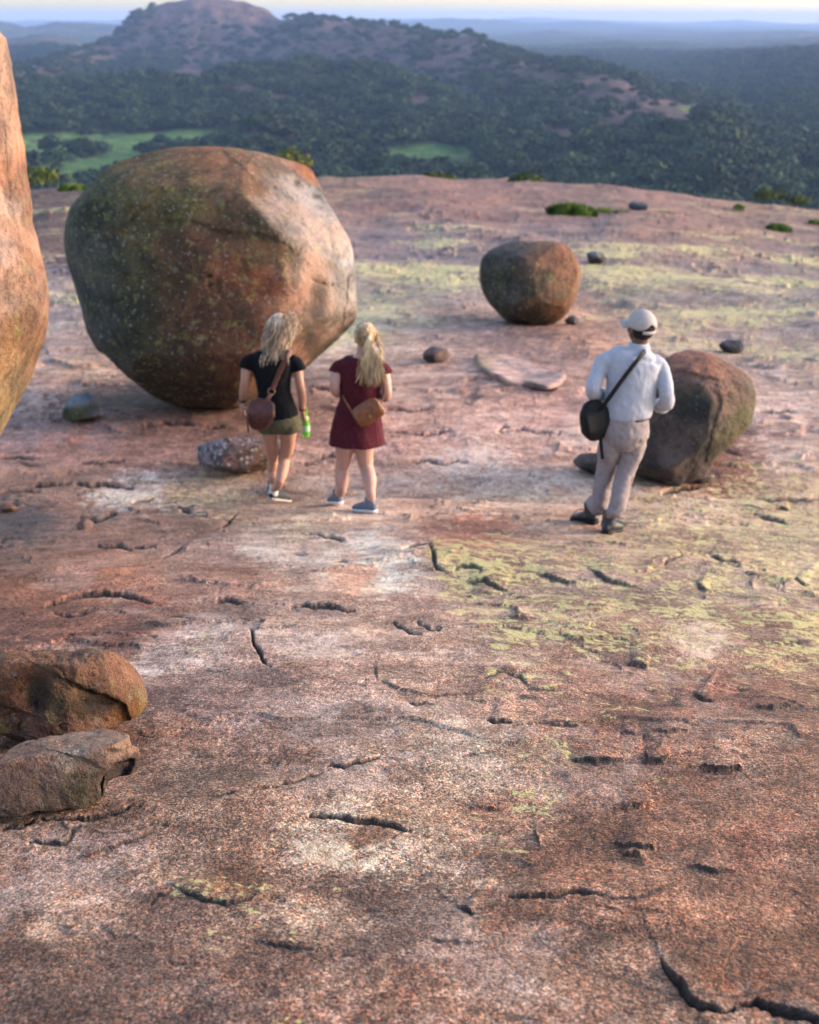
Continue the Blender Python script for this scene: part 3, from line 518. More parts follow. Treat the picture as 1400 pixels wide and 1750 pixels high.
def scatter():
    n = 85000; rr = np.sqrt(rng.random(n) * (3400 ** 2 - 560 ** 2) + 560 ** 2); aa = (rng.random(n) - .5) * math.radians(38)
    keep = rng.random(n) < np.clip(1.15 - (rr - 900) / 4200, .45, 1); rr, aa = rr[keep], aa[keep]
    x = rr * np.sin(aa); y = rr * np.cos(aa); z, rk = terrain(x, y); rm, dome = rockmask(x, y, z, rk); cl = clearing(x, y, z)
    dens = np.clip(1.0 - rm * 1.05, 0, 1) * (1 - cl * .975) * np.clip(.75 + .8 * fbm(x / 45, y / 45, 501, 3), .3, 1)
    # leave out what the rim of the dome hides and the backs of the ridges
    u, v = proj(x, y, z + 8); vis = (v < 352) & (u > -120) & (u < 1520)
    k = (rng.random(len(x)) < dens) & vis
    x, y, z, r = x[k], y[k], z[k], rr[k]
    o = np.argsort(r); x, y, z, r = x[o], y[o], z[o], r[o]; u, v = proj(x, y, z + 4)
    vrim = np.interp(u, [0, 560, 800, 1000, 1150, 1300, 1400], [305, 299, 302, 311, 323, 336, 346])
    seen = (v < vrim - 1) & (u > 60) & (u < 1400) & ~((u < 560) & (u > 150) & (v > 262))
    near = np.nonzero(seen)[0][:300]; nearset = np.zeros(len(x), bool); nearset[near] = True
    for i in near:
        t = bpy.data.objects.new('bushveld_tree', TM[int(rng.integers(4))]); COL.objects.link(t)
        s = .6 + 1.1 * rng.random(); t.location = (x[i], y[i], z[i] - .3); t.scale = (s * (1 + .2 * rng.random()), s, s * (.85 + .3 * rng.random())); t.rotation_euler = (0, 0, rng.random() * 6.28)
        tag(t, 'dark green bushveld tree in the wooded valley just beyond the edge of the rock', 'tree', 'trees on the valley floor beyond the rock')
    f = ~nearset; co = np.stack([x[f], y[f], z[f] - .3], 1)
    print('trees', len(co), len(near))
    me = bpy.data.meshes.new('bushveld'); me.vertices.add(len(co)); me.vertices.foreach_set('co', co.astype(np.float32).ravel())
    ob = link('bushveld', me, M_leaf, smooth=False); tag(ob, 'dense dark green bushveld covering the valley and the lower slopes of the hills', 'woodland', kind='stuff')
    protos = bpy.data.collections.new('tree_kinds')
    for t in TM: protos.objects.link(bpy.data.objects.new('tree_kind', t))
    ng = bpy.data.node_groups.new('scatter_trees', 'GeometryNodeTree'); ng.interface.new_socket('Geometry', in_out='INPUT', socket_type='NodeSocketGeometry'); ng.interface.new_socket('Geometry', in_out='OUTPUT', socket_type='NodeSocketGeometry')
    n = ng.nodes; l = ng.links; gi = n.new('NodeGroupInput'); go = n.new('NodeGroupOutput'); ip = n.new('GeometryNodeInstanceOnPoints'); ci = n.new('GeometryNodeCollectionInfo')
    ci.inputs[0].default_value = protos; ci.inputs['Separate Children'].default_value = True; ci.inputs['Reset Children'].default_value = True
    rs = n.new('FunctionNodeRandomValue'); rs.inputs[2].default_value = .6; rs.inputs[3].default_value = 1.7
    rz = n.new('FunctionNodeRandomValue'); rz.data_type = 'FLOAT_VECTOR'; rz.inputs[0].default_value = (0, 0, 0); rz.inputs[1].default_value = (.08, .08, 6.28)
    l.new(gi.outputs[0], ip.inputs['Points']); l.new(ci.outputs[0], ip.inputs['Instance']); ip.inputs['Pick Instance'].default_value = True
    l.new(rs.outputs[1], ip.inputs['Scale']); l.new(rz.outputs[0], ip.inputs['Rotation']); l.new(ip.outputs[0], go.inputs[0])
    md = ob.modifiers.new('scatter', 'NODES'); md.node_group = ng
scatter()

# ------------------------------------------------------------ air
hz, nt, b = new_mat('haze'); nt.nodes.remove(b); pv = nt.nodes.new('ShaderNodeVolumePrincipled'); pv.inputs['Density'].default_value = 0.95e-4
pv.inputs['Color'].default_value = (.30, .43, .78, 1); pv.inputs['Anisotropy'].default_value = .1
nt.links.new(pv.outputs[0], nt.nodes['Material Output'].inputs['Volume'])
zb, zt, hx, y0, y1 = BASE - 22, EYE + 47, 18800, -18800, 18800
v = [(sx * hx, yy, zz) for sx in (-1, 1) for yy in (y0, y1) for zz in (zb, zt)]
me = mesh_np('haze', v, [(0, 1, 3, 2), (4, 6, 7, 5), (0, 4, 5, 1), (2, 3, 7, 6), (0, 2, 6, 4), (1, 5, 7, 3)])
tag(link('haze', me, hz, smooth=False), kind='stuff')
# ------------------------------------------------------------ boulders and stones
_ico = {}
def ico(n):
    if n not in _ico:
        bm = bmesh.new(); bmesh.ops.create_icosphere(bm, subdivisions=n, radius=1)
        co = np.array([v.co[:] for v in bm.verts]); f = np.array([[v.index for v in p.verts] for p in bm.faces]); bm.free(); _ico[n] = (co, f)
    return _ico[n]
M_boulder = boulder_mat(); M_stone = boulder_mat('loose_stone_granite', 2.6, .8); M_speck = boulder_mat('lichen_speckled_granite', 2.2, .6, .75)
def boulder(name, sil, foot, label, cat, depth=.9, cuts=(), pal=None, sub=5, rough=.03, seed=0, lich=.5, recess_shade=None, sink=.02, steps=(), group=None, mat=None, power=2.0, gain=1., ctr=None, yel=.3, rug=0., stand=True, Y=None, feat=.9, back=0.):
    """sil: outline in the photo; foot: photo pixel where it stands on the rock; depth: front-to-back size / width.
    The outline sets the size at that distance; the solid is closed all round."""
    C = hit(*foot) if Y is None else P(foot[0], foot[1], Y)
    s = np.array(sil, float)
    if sub == 7 and seed == 1: s = (s - [365, 480]) * .978 + [366, 482]
    cx, cy = ctr if ctr else ((s[:, 0].min() + s[:, 0].max()) / 2, (s[:, 1].min() + s[:, 1].max()) / 2)
    c = np.array(P(cx, cy, C.y + back)[:]); k = np.linalg.norm(c - np.array([0, 0, EYE]))
    w = (np.array([0, 0, EYE]) - c) / k; e = np.cross([0, 0, 1], w); e /= np.linalg.norm(e); uu = np.cross(w, e)
    # image axes at the object
    mpp = (c[1] * CT - (c[2] - EYE) * ST) / F
    th = np.arctan2(-(s[:, 1] - cy), s[:, 0] - cx); rr = np.hypot(s[:, 0] - cx, s[:, 1] - cy) * mpp; o = np.argsort(th); th, rr = th[o], rr[o]
    th = np.concatenate([th - 2 * np.pi, th, th + 2 * np.pi]); rr = np.tile(rr, 3)
    fine = np.linspace(-np.pi, np.pi, 721); rf = np.interp(fine, th, rr); kk = np.hanning(9); kk /= kk.sum(); rf = np.convolve(np.pad(rf[:-1], 4, mode='wrap'), kk, 'valid'); rf = np.append(rf, rf[0])
    co, f = ico(sub); X, Yc, Z = co[:, 0], co[:, 1], co[:, 2]; W = (s[:, 0].max() - s[:, 0].min()) / 2 * mpp; Hh = (s[:, 1].max() - s[:, 1].min()) / 2 * mpp
    a = np.arctan2(Yc, X); R = np.interp(a, fine, rf); q = np.hypot(X, Yc); S = math.sqrt(W * Hh)
    mean = (W + Hh) / 2; Rm = mean + (R - mean) * sm(0, .8, q)
    if power != 2: sc = (np.abs(X) ** power + np.abs(Yc) ** power * 0 + np.abs(Z) ** power + np.abs(Yc) ** power) ** (-1 / power); sc = sc * (1 - q ** 8) + q ** 8 * 1
    else: sc = 1
    p = np.stack([X * Rm * sc, Yc * Rm * sc, Z * W * depth * sc], 1)
    for n_, d_, soft in cuts:
        n_ = np.array(n_, float); n_ /= np.linalg.norm(n_); dd = p @ n_ - d_ * S; over = np.where(dd > 0, dd, 0); p = p - n_ * (over * (1 - soft))[:, None]
    if sub <= 5 and len(cuts) < 3:
        rgc = np.random.default_rng(seed)
        for _ in range(11):
            n_ = rgc.normal(size=3); n_[1] += .3; n_[2] += .4; n_ /= np.linalg.norm(n_); ext = (p @ n_).max(); dd = p @ n_ - ext * rgc.uniform(.70, .86); p = p - n_ * (np.where(dd > 0, dd, 0) * .93)[:, None]
    nrm = p / np.linalg.norm(p, axis=1)[:, None]
    edge = np.clip(1.1 - (np.hypot(p[:, 0], p[:, 1]) / np.maximum(R, 1e-6)) ** 6, .25, 1)
    nn = fbm3(p / S * 1.3 + seed * 3.1, 600 + seed, 5, .5); nf = fbm3(p / S * 5 + seed, 640 + seed, 4, .6)
    rid = np.abs(fbm3(p / S * 1.9 + seed * 1.7, 680 + seed, 3)); 
    p = p + nrm * S * (rough * 1.9 * (nn + .1) * edge + rough * .6 * nf - rough * 1.1 * np.exp(-(rid / .03) ** 2) * feat * sm(0, .25, nn) * edge)[:, None]
    if rug:
        r1 = 1 - 2.2 * np.abs(fbm3(p / S * 2.2 + seed * 5, 810 + seed, 6, .62)); r2 = fbm3(p / S * 9 + seed, 830 + seed, 5, .7)
        p = p + nrm * S * rug * (r1 * .6 + r2 * .35)[:, None] * np.clip(edge + .3, 0, 1)[:, None]
    pw = c + p[:, :1] * e + p[:, 1:2] * uu + p[:, 2:3] * w
    u, v = proj(pw[:, 0], pw[:, 1], pw[:, 2]); front = sm(-.05, .15, p[:, 2] / (W * depth))
    dm = np.zeros(len(p))
    for pts, wd, hgt in steps:        # crack lines / shell edges on the face: below the line the shell is missing
        q_ = np.array(pts, float); best = np.full(len(u), 1e9); sg = np.ones(len(u))
        U = u + 4 * fbm(u / 18, v / 18, 7 + seed, 3); V = v + 4 * fbm(u / 18, v / 18, 17 + seed, 3)
        for i in range(len(q_) - 1):
            A, B = q_[i], q_[i + 1]; d = B - A; t = np.clip(((U - A[0]) * d[0] + (V - A[1]) * d[1]) / (d @ d), 0, 1); ex, ey = U - A[0] - t * d[0], V - A[1] - t * d[1]; ds = np.hypot(ex, ey)
            k2 = ds < best; best[k2] = ds[k2]; sg[k2] = np.sign(d[0] * ey - d[1] * ex)[k2]
        gr = np.exp(-(best / (wd * .62)) ** 2) * front * sm(-.35, .2, fbm(u / 30, v / 30, 27 + seed, 2)); pl = np.where(sg > 0, 1, 0) * np.exp(-best / (wd * 9)) * front
        pw = pw - (w[None, :] * (gr * .3 * abs(hgt) + pl * hgt)[:, None]); dm = np.maximum(dm, gr * .45)
    for (gx, gy, rx, ry, dep) in (recess_shade or ()):     # hollows, each with dark shade painted in (photo px)
        g_ = np.exp(-(((u - gx) / rx) ** 2 + ((v - gy) / ry) ** 2) ** 1.5) * front; pw = pw - w[None, :] * (g_ * abs(dep))[:, None]; dm = np.maximum(dm, g_ * (1. if dep >= 0 else .0))
    # stand it on the rock: shift so that the lowest part sinks a little
    gzv = Gz(pw[:, 0], pw[:, 1]); gap = (pw[:, 2] - gzv)
    lift = np.partition(gap, 12)[12] + sink
    if not stand: pass
    elif abs(lift) < .5: pw[:, 2] -= lift
    else: print('!! lift', name, lift)
    if pal is None: pal = [(cx, cy, 120, 95, 82)]
    T = np.array(pal, float); colr = lin(blend(u + 14 * fbm3(p / S * 2.2, 70 + seed, 4) * (W / mpp) / 60, v + 14 * fbm3(p / S * 2.2, 75 + seed, 4) * (W / mpp) / 60, T, 2.0)) * gain * np.array([.69, .79, .87])
    base = Vector((c[0], C.y, gz(c[0], C.y)))
    me = mesh_np(name, pw - np.array(base[:]), None, f); attr(me, 'Col', np.clip(colr, .01, .7)); attr(me, 'Mask', np.stack([np.full(len(p), lich), dm, np.full(len(p), yel)], 1))
    ob = link(name, me, mat or M_boulder); ob.location = base; tag(ob, label, cat, group)
    print('%-14s lift %.2f at %.1f %.1f size %.2f x %.2f' % (name, lift, c[0], C.y, 2 * W, 2 * Hh)); return ob

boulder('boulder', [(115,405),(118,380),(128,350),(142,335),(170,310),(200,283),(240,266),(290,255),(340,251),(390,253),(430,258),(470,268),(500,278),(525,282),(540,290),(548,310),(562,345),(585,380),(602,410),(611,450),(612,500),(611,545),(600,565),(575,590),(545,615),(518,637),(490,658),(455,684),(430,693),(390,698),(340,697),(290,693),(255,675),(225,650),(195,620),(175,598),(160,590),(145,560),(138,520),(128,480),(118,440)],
    (375, 690), 'huge rounded brown boulder with a paler, sunlit right side, standing behind the two women', 'boulder', depth=1.0, power=2.5,
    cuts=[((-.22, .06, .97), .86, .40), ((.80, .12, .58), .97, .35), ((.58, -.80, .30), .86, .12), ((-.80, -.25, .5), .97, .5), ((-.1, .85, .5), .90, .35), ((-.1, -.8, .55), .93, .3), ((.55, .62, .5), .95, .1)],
    pal=[(340,265,175,115,80),(250,290,135,105,72),(200,330,105,98,66),(180,370,90,88,70),(240,350,120,100,66),(300,300,145,108,76),(300,340,110,98,60),(400,290,170,120,90),(420,330,140,100,76),(480,290,165,125,105),(150,420,100,94,86),(140,480,98,90,86),(160,540,92,86,80),(180,450,110,106,88),(220,450,100,92,66),(230,400,112,96,64),(210,520,92,86,62),(220,580,84,80,58),(190,580,90,84,74),(280,420,120,88,66),(300,480,110,84,58),(260,640,92,76,56),(300,560,118,84,62),(340,420,125,86,66),(340,540,140,88,66),(400,400,116,88,66),(450,400,112,90,66),(400,470,148,90,62),(450,480,150,86,60),(470,430,120,88,62),(350,620,112,80,60),(400,600,122,82,62),(440,620,140,84,58),(400,560,120,80,60),(380,670,120,78,56),(470,560,142,86,62),(330,670,84,64,50),  # sunlit right side, shaded front and underside are painted into these tones
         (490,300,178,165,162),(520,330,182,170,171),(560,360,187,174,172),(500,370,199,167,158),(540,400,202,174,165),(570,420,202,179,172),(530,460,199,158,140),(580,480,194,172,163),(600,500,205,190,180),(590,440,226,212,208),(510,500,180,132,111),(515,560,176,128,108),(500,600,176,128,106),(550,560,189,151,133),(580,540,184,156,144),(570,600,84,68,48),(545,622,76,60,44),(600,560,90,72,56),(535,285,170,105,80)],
    sub=7, rough=.024, rug=.010, feat=.2, seed=1, lich=.85, gain=.66, recess_shade=[(546,500,16,26,.05),(540,535,14,34,.04),(530,575,12,34,.02),(358,471,5,4,.05),(359,487,4,4,.04),(507,312,5,7,.05),(541,335,8,4,.04),(470,320,3,3,.03)],
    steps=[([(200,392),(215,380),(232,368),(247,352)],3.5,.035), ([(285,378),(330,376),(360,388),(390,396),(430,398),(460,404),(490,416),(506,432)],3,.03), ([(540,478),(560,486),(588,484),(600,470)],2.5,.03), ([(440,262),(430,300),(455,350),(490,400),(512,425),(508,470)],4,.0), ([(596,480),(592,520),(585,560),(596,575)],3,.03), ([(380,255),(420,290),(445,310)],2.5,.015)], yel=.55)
boulder('boulder', [(x_ - 15, y_ - (30 * (y_ - 400) / 350 if y_ > 400 else 100 * (400 - y_) / 350)) for x_, y_ in [(-640,400),(-600,250),(-500,100),(-330,-40),(-150,-60),(-60,-30),(-15,15),(4,60),(14,110),(26,150),(36,132),(42,150),(50,200),(52,260),(54,330),(58,400),(66,460),(72,500),(70,560),(58,620),(42,670),(20,715),(-5,750),(-60,830),(-120,900),(-200,950),(-300,985),(-420,960),(-540,850),(-610,640)]],
    (-290, 985), 'tall sunlit orange-pink boulder at the left edge of the photo', 'boulder', depth=.85, cuts=[((.75, .1, .66), .80, .12), ((.8, -.45, .4), .86, .2), ((.3, .1, .95), .93, .3)],
    pal=[(0,100,222,176,152),(20,200,222,172,146),(0,350,230,190,174),(30,300,222,156,122),(48,350,214,146,110),(10,450,234,192,176),(50,450,224,160,128),(60,500,230,172,144),(10,550,226,180,158),(50,560,180,128,98),(20,620,196,150,112),(50,600,170,125,90),(0,700,185,150,110),(-200,400,215,160,135),(-200,800,150,120,95)],
    sub=7, rough=.022, seed=3, stand=False, rug=.02, lich=.25, gain=.54, steps=[([(36,135),(32,165),(36,200),(40,230)],3,.03),([(2,170),(10,230),(12,280),(20,340)],3,.012),([(16,380),(18,420),(14,440)],3,.01)], yel=.35)
boulder('boulder', [(820,468),(823,448),(833,436),(855,425),(880,419),(905,420),(930,418),(955,420),(972,428),(984,446),(991,468),(988,495),(980,520),(968,540),(950,555),(925,558),(895,556),(868,552),(855,540),(845,531),(832,515),(823,495)],
    (905, 553), 'mid-sized round brown boulder standing alone on the open rock behind the man and women', 'boulder', depth=.85, power=2.4,
    cuts=[((-.55, .02, .83), .84, .12), ((.45, .1, .9), .88, .12), ((-.2, .9, .45), .88, .2), ((.2, -.8, .6), .9, .3)],
    pal=[(840,450,100,95,90),(850,480,88,82,60),(880,440,112,98,95),(880,500,105,96,86),(900,470,150,112,92),(920,450,165,118,96),(950,440,180,122,98),(950,490,150,112,86),(970,470,170,118,92),(920,520,140,98,72),(960,530,165,105,70),(860,530,92,76,62),(900,545,90,66,50),(930,480,118,100,78)],
    sub=6, rough=.03, rug=.02, feat=.3, seed=5, lich=.6, gain=.62, yel=.4)
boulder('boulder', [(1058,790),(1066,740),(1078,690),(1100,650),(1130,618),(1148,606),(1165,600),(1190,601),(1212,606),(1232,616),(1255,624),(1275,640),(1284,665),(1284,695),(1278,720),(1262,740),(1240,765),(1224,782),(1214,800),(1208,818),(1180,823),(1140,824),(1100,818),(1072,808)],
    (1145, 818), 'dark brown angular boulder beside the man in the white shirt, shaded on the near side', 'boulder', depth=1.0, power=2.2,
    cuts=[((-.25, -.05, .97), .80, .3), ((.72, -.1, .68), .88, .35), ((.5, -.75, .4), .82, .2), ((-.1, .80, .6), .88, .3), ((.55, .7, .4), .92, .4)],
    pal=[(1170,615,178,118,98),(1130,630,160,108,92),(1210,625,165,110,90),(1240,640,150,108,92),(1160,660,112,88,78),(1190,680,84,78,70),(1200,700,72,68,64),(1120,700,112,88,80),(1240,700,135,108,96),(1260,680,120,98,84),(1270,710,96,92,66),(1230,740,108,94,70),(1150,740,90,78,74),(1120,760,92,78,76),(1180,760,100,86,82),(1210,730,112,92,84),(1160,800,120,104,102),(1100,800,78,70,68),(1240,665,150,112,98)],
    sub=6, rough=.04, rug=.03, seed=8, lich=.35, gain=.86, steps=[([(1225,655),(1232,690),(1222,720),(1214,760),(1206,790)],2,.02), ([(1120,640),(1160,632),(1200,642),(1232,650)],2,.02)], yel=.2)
boulder('boulder', [(-70,1190),(-60,1140),(-30,1118),(0,1112),(30,1109),(60,1114),(100,1116),(130,1120),(150,1118),(180,1122),(205,1134),(228,1155),(246,1180),(254,1205),(250,1225),(232,1238),(205,1246),(170,1258),(130,1264),(90,1264),(50,1262),(10,1245),(-30,1235),(-60,1225)],
    (120, 1258), 'knobbly orange-brown boulder at lower left, standing behind the flat stone', 'boulder', depth=.75, power=2.3, ctr=(100, 1190),
    cuts=[((-.15, -.25, .95), .78, .12), ((.45, -.35, .8), .80, .12), ((.1, .85, .5), .86, .15), ((.85, .1, .5), .98, .15)],
    pal=[(30,1130,170,118,92),(90,1140,156,116,94),(60,1170,112,70,52),(60,1210,96,62,50),(20,1200,120,78,60),(120,1170,150,112,84),(160,1150,182,130,108),(200,1160,180,128,106),(190,1200,130,86,58),(160,1205,100,72,50),(150,1235,150,108,88),(220,1220,150,102,62),(240,1190,150,120,96),(100,1230,110,76,64),(60,1240,112,82,72),(110,1200,105,82,60),(200,1185,175,122,98)],
    sub=7, rough=.065, rug=.06, seed=11, lich=.3, gain=.70, mat=M_stone, yel=.35, sink=.015, steps=[([(120,1165),(150,1180),(180,1188),(215,1205),(222,1225)],5,.022), ([(0,1205),(20,1212),(40,1218)],3,.012), ([(75,1125),(105,1150),(120,1175)],5,-.015)], recess_shade=[(62,1185,22,34,.03),(165,1208,30,12,.02),(35,1182,5,5,.01)])
boulder('flat_stone', [(-70,1330),(-60,1300),(-20,1298),(10,1288),(35,1270),(70,1264),(110,1262),(150,1261),(175,1259),(200,1264),(222,1276),(224,1292),(236,1300),(241,1318),(234,1335),(220,1345),(196,1342),(178,1350),(168,1372),(150,1382),(110,1384),(60,1380),(30,1384),(0,1380),(-40,1375)],
    (95, 1382), 'flat grey-pink stone lying in front of the knobbly orange-brown boulder at lower left', 'stone', depth=.60, power=3.2, ctr=(90, 1325),
    cuts=[((0, .93, .36), .52, .10), ((0, -.2, 1), .60, .08), ((.75, -.3, .6), 1.02, .1)],
    pal=[(40,1290,168,128,108),(100,1275,172,135,115),(150,1275,178,142,124),(200,1275,178,140,120),(130,1295,195,172,158),(60,1310,130,100,92),(30,1330,112,88,82),(80,1345,118,92,80),(130,1350,102,88,66),(160,1340,120,98,80),(110,1375,112,90,76),(160,1315,172,130,108),(210,1310,84,66,62),(215,1335,70,54,48),(190,1325,74,58,54)],
    sub=7, rough=.055, rug=.05, seed=14, lich=.3, gain=.95, mat=M_stone, yel=.2, sink=.015, steps=[([(175,1375),(172,1345),(178,1325),(200,1305),(225,1300)],5,.035), ([(115,1290),(150,1300),(160,1305)],3,.008)], recess_shade=[(208,1320,16,12,.02),(195,1285,14,4,.012)])
boulder('stone', [(105,700),(112,690),(122,680),(140,674),(160,673),(168,682),(174,695),(176,714),(168,719),(140,721),(118,719),(106,712)], (140, 719), 'angular blue-grey stone with a mossy front, left of the huge boulder', 'stone', depth=.9, power=3,
    cuts=[((-.1, .8, .6), .60, .06), ((0, -.1, 1), .74, .06)], pal=[(145,682,140,140,150),(130,690,128,130,138),(120,708,62,68,52),(140,706,72,78,60),(165,706,105,105,112)], rough=.05, seed=17, lich=.5, mat=M_stone, gain=1.1, yel=.1)
boulder('speckled_stone', [(318,778),(325,766),(345,760),(370,756),(400,754),(430,750),(455,751),(480,760),(497,772),(502,785),(495,797),(470,802),(440,808),(415,811),(390,808),(360,800),(335,793)], (410, 806), 'low rusty stone speckled with pale lichen, behind the legs of the woman in shorts', 'stone', depth=.75, power=2.4,
    cuts=[((0, .9, .4), .6, .15)], pal=[(350,775,130,112,118),(400,780,135,100,92),(440,775,140,98,80),(480,780,130,98,85)], rough=.05, seed=19, lich=1., mat=M_speck, gain=1.05, sink=.04, yel=0)
boulder('stone', [(722,606),(728,597),(740,593),(755,593),(768,598),(771,608),(764,615),(750,620),(735,620),(725,615)], (745, 618), 'small rounded brown stone left of the tilted slab', 'stone', depth=.9, pal=[(740,600,140,112,105),(735,612,84,66,60),(760,605,165,135,125)], rough=.05, seed=21, lich=.3, mat=M_stone, sub=5, gain=1.1)
boulder('stone', [(1000,441),(1005,434),(1018,431),(1031,434),(1038,441),(1033,449),(1018,453),(1004,450)], (1019, 450), 'small dark rounded stone on the lichen plain to the right of the mid-sized boulder', 'stone', depth=.9, pal=[(1019,436,120,125,130),(1015,446,66,58,56)], rough=.04, seed=23, lich=.2, mat=M_stone, sub=5, gain=1.1)
boulder('stone', [(1229,594),(1240,587),(1258,585),(1275,589),(1277,599),(1265,606),(1245,605),(1232,602)], (1254, 603), 'small dark jagged stone on the rock above the dark brown angular boulder', 'stone', depth=.8, power=3, cuts=[((0, .9, .4), .5, .1), ((.6, 0, .8), .8, .1)], pal=[(1254,590,90,88,98),(1250,600,60,52,56)], rough=.08, seed=25, lich=.2, mat=M_stone, sub=5, gain=1.1)
boulder('stone', [(962,550),(970,544),(985,542),(993,545),(990,551),(976,555),(966,554)], (978, 554), 'little flat grey stone at the right foot of the mid-sized boulder', 'stone', depth=.9, pal=[(975,548,112,104,112)], rough=.05, seed=27, lich=.2, mat=M_stone, sub=5)
boulder('stone', [(1118,812),(1128,802),(1148,797),(1168,800),(1176,812),(1172,824),(1150,828),(1126,826)], (1148, 827), 'grey wedge stone at the front foot of the dark brown angular boulder', 'stone', depth=.8, power=2.6, pal=[(1150,806,150,134,134),(1150,820,96,84,82)], rough=.06, seed=29, lich=.2, mat=M_stone, sub=5, cuts=[((0,.8,.6),.7,.1)], sink=.03)
boulder('stone', [(1178,812),(1186,801),(1200,798),(1214,804),(1218,816),(1208,823),(1188,824)], (1199, 823), 'small brown stone wedged under the right foot of the dark brown angular boulder', 'stone', depth=.8, pal=[(1199,806,150,126,116),(1199,818,90,72,66)], rough=.06, seed=31, lich=.2, mat=M_stone, sub=5, sink=.03)
boulder('flat_stone', [(975,786),(990,780),(1015,778),(1045,780),(1065,790),(1060,805),(1035,812),(1008,808),(985,800)], (1022, 809), 'brown slab lying behind the legs of the man in the white shirt', 'stone', depth=.8, power=2.6, cuts=[((0, .9, .4), .5, .1)], pal=[(1000,788,128,104,96),(1010,802,92,78,76)], rough=.05, seed=33, lich=.2, mat=M_stone, sub=5, sink=.03)
boulder('stone', [(128,893),(138,887),(152,888),(160,895),(155,904),(138,905),(128,900)], (144, 904), 'small pinkish pebble-like stone on the flaky rock at left below the blue-grey stone', 'stone', depth=.9, pal=[(144,895,165,130,122)], rough=.06, seed=35, mat=M_stone, sub=5)
boulder('stone', [(0,868),(0,856),(10,854),(20,862),(30,870),(15,874),(4,874)], (12, 873), 'orange flake of rock at the left edge of the photo beyond the cracked plates', 'stone', depth=.8, pal=[(12,864,150,108,88)], rough=.05, seed=37, mat=M_stone, sub=5, cuts=[((0,.9,.4),.45,.1)])
boulder('stone', [(1068,354),(1075,350),(1090,347),(1105,349),(1115,354),(1108,359),(1085,360)], (1090, 359), 'grey rock among the grass tufts near the far edge of the dome', 'stone', depth=.8, pal=[(1090,346,105,108,118),(1090,354,70,66,72)], rough=.07, seed=39, sink=.12, mat=M_stone, sub=5, lich=.2, cuts=[((0,.9,.4),.6,.1)])

def slab(name, outline, thick, tilt, label, pal, seed):
    """broken sheet of rock: outline on the rock in photo pixels, lifted at its near edge"""
    pts = [hit(*p) for p in outline]; c = sum(pts, Vector()) / len(pts); n = 26; K = len(pts)
    co = []; rings = []
    A = np.array([[p.x - c.x, p.y - c.y] for p in pts]); dens = []
    for i in range(K):
        for t in np.linspace(0, 1, 6)[:-1]: dens.append(A[i] * (1 - t) + A[(i + 1) % K] * t)
    D = np.array(dens); D = D * (1 + .07 * fbm(D[:, 0] * 7 + seed, D[:, 1] * 7, seed, 4))[:, None]; M = len(D)
    fr = np.array([0, .25, .5, .7, .85, .94, 1.0])
    def lay(fr_, top):
        for q in fr_:
            xy = D * q + np.array([c.x, c.y]); g = macro(xy[:, 0], xy[:, 1]); near = sm(.35, -.35, D[:, 1] * q / (abs(A[:, 1]).max()))
            z = g + tilt * near * q ** .8 + (thick if top else -.0) * (1 if top else 1) + (.02 * fbm(xy[:, 0] * 5, xy[:, 1] * 5, seed + 3, 4) if top else -.04 * (1 - q) - .015)
            if top and q == 1.0: z = z - thick * .35
            yield np.stack([xy[:, 0], xy[:, 1], z], 1)
    R = list(lay(fr, True)) + list(lay(fr[::-1] * .97, False)); co = np.concatenate(R); q = []
    for i in range(len(R) - 1):
        for j in range(M): q.append((i * M + j, i * M + (j + 1) % M, (i + 1) * M + (j + 1) % M, (i + 1) * M + j))
    base = Vector((c.x, c.y, gz(c.x, c.y))); me = mesh_np(name, co - np.array(base[:]), q); u, v = proj(co[:, 0], co[:, 1], co[:, 2])
    attr(me, 'Col', lin(blend(u, v, np.array(pal, float), 2.)) * 1.1); attr(me, 'Mask', np.stack([np.full(len(co), .3), np.zeros(len(co)), np.full(len(co), .3)], 1))
    o = link(name, me, M_stone); o.location = base; md = o.modifiers.new('s', 'SUBSURF'); md.levels = md.render_levels = 1; tag(o, label, 'rock slab')
slab('rock_slab', [(808,610),(822,634),(842,650),(870,660),(900,664),(935,672),(962,660),(968,652),(940,640),(905,625),(860,612)], 0.06, .085, 'tilted pinkish sheet of broken rock with a dark undercut edge, between the women and the man', [(850,630,200,170,166),(900,650,185,160,158),(820,625,165,145,125)], 4)

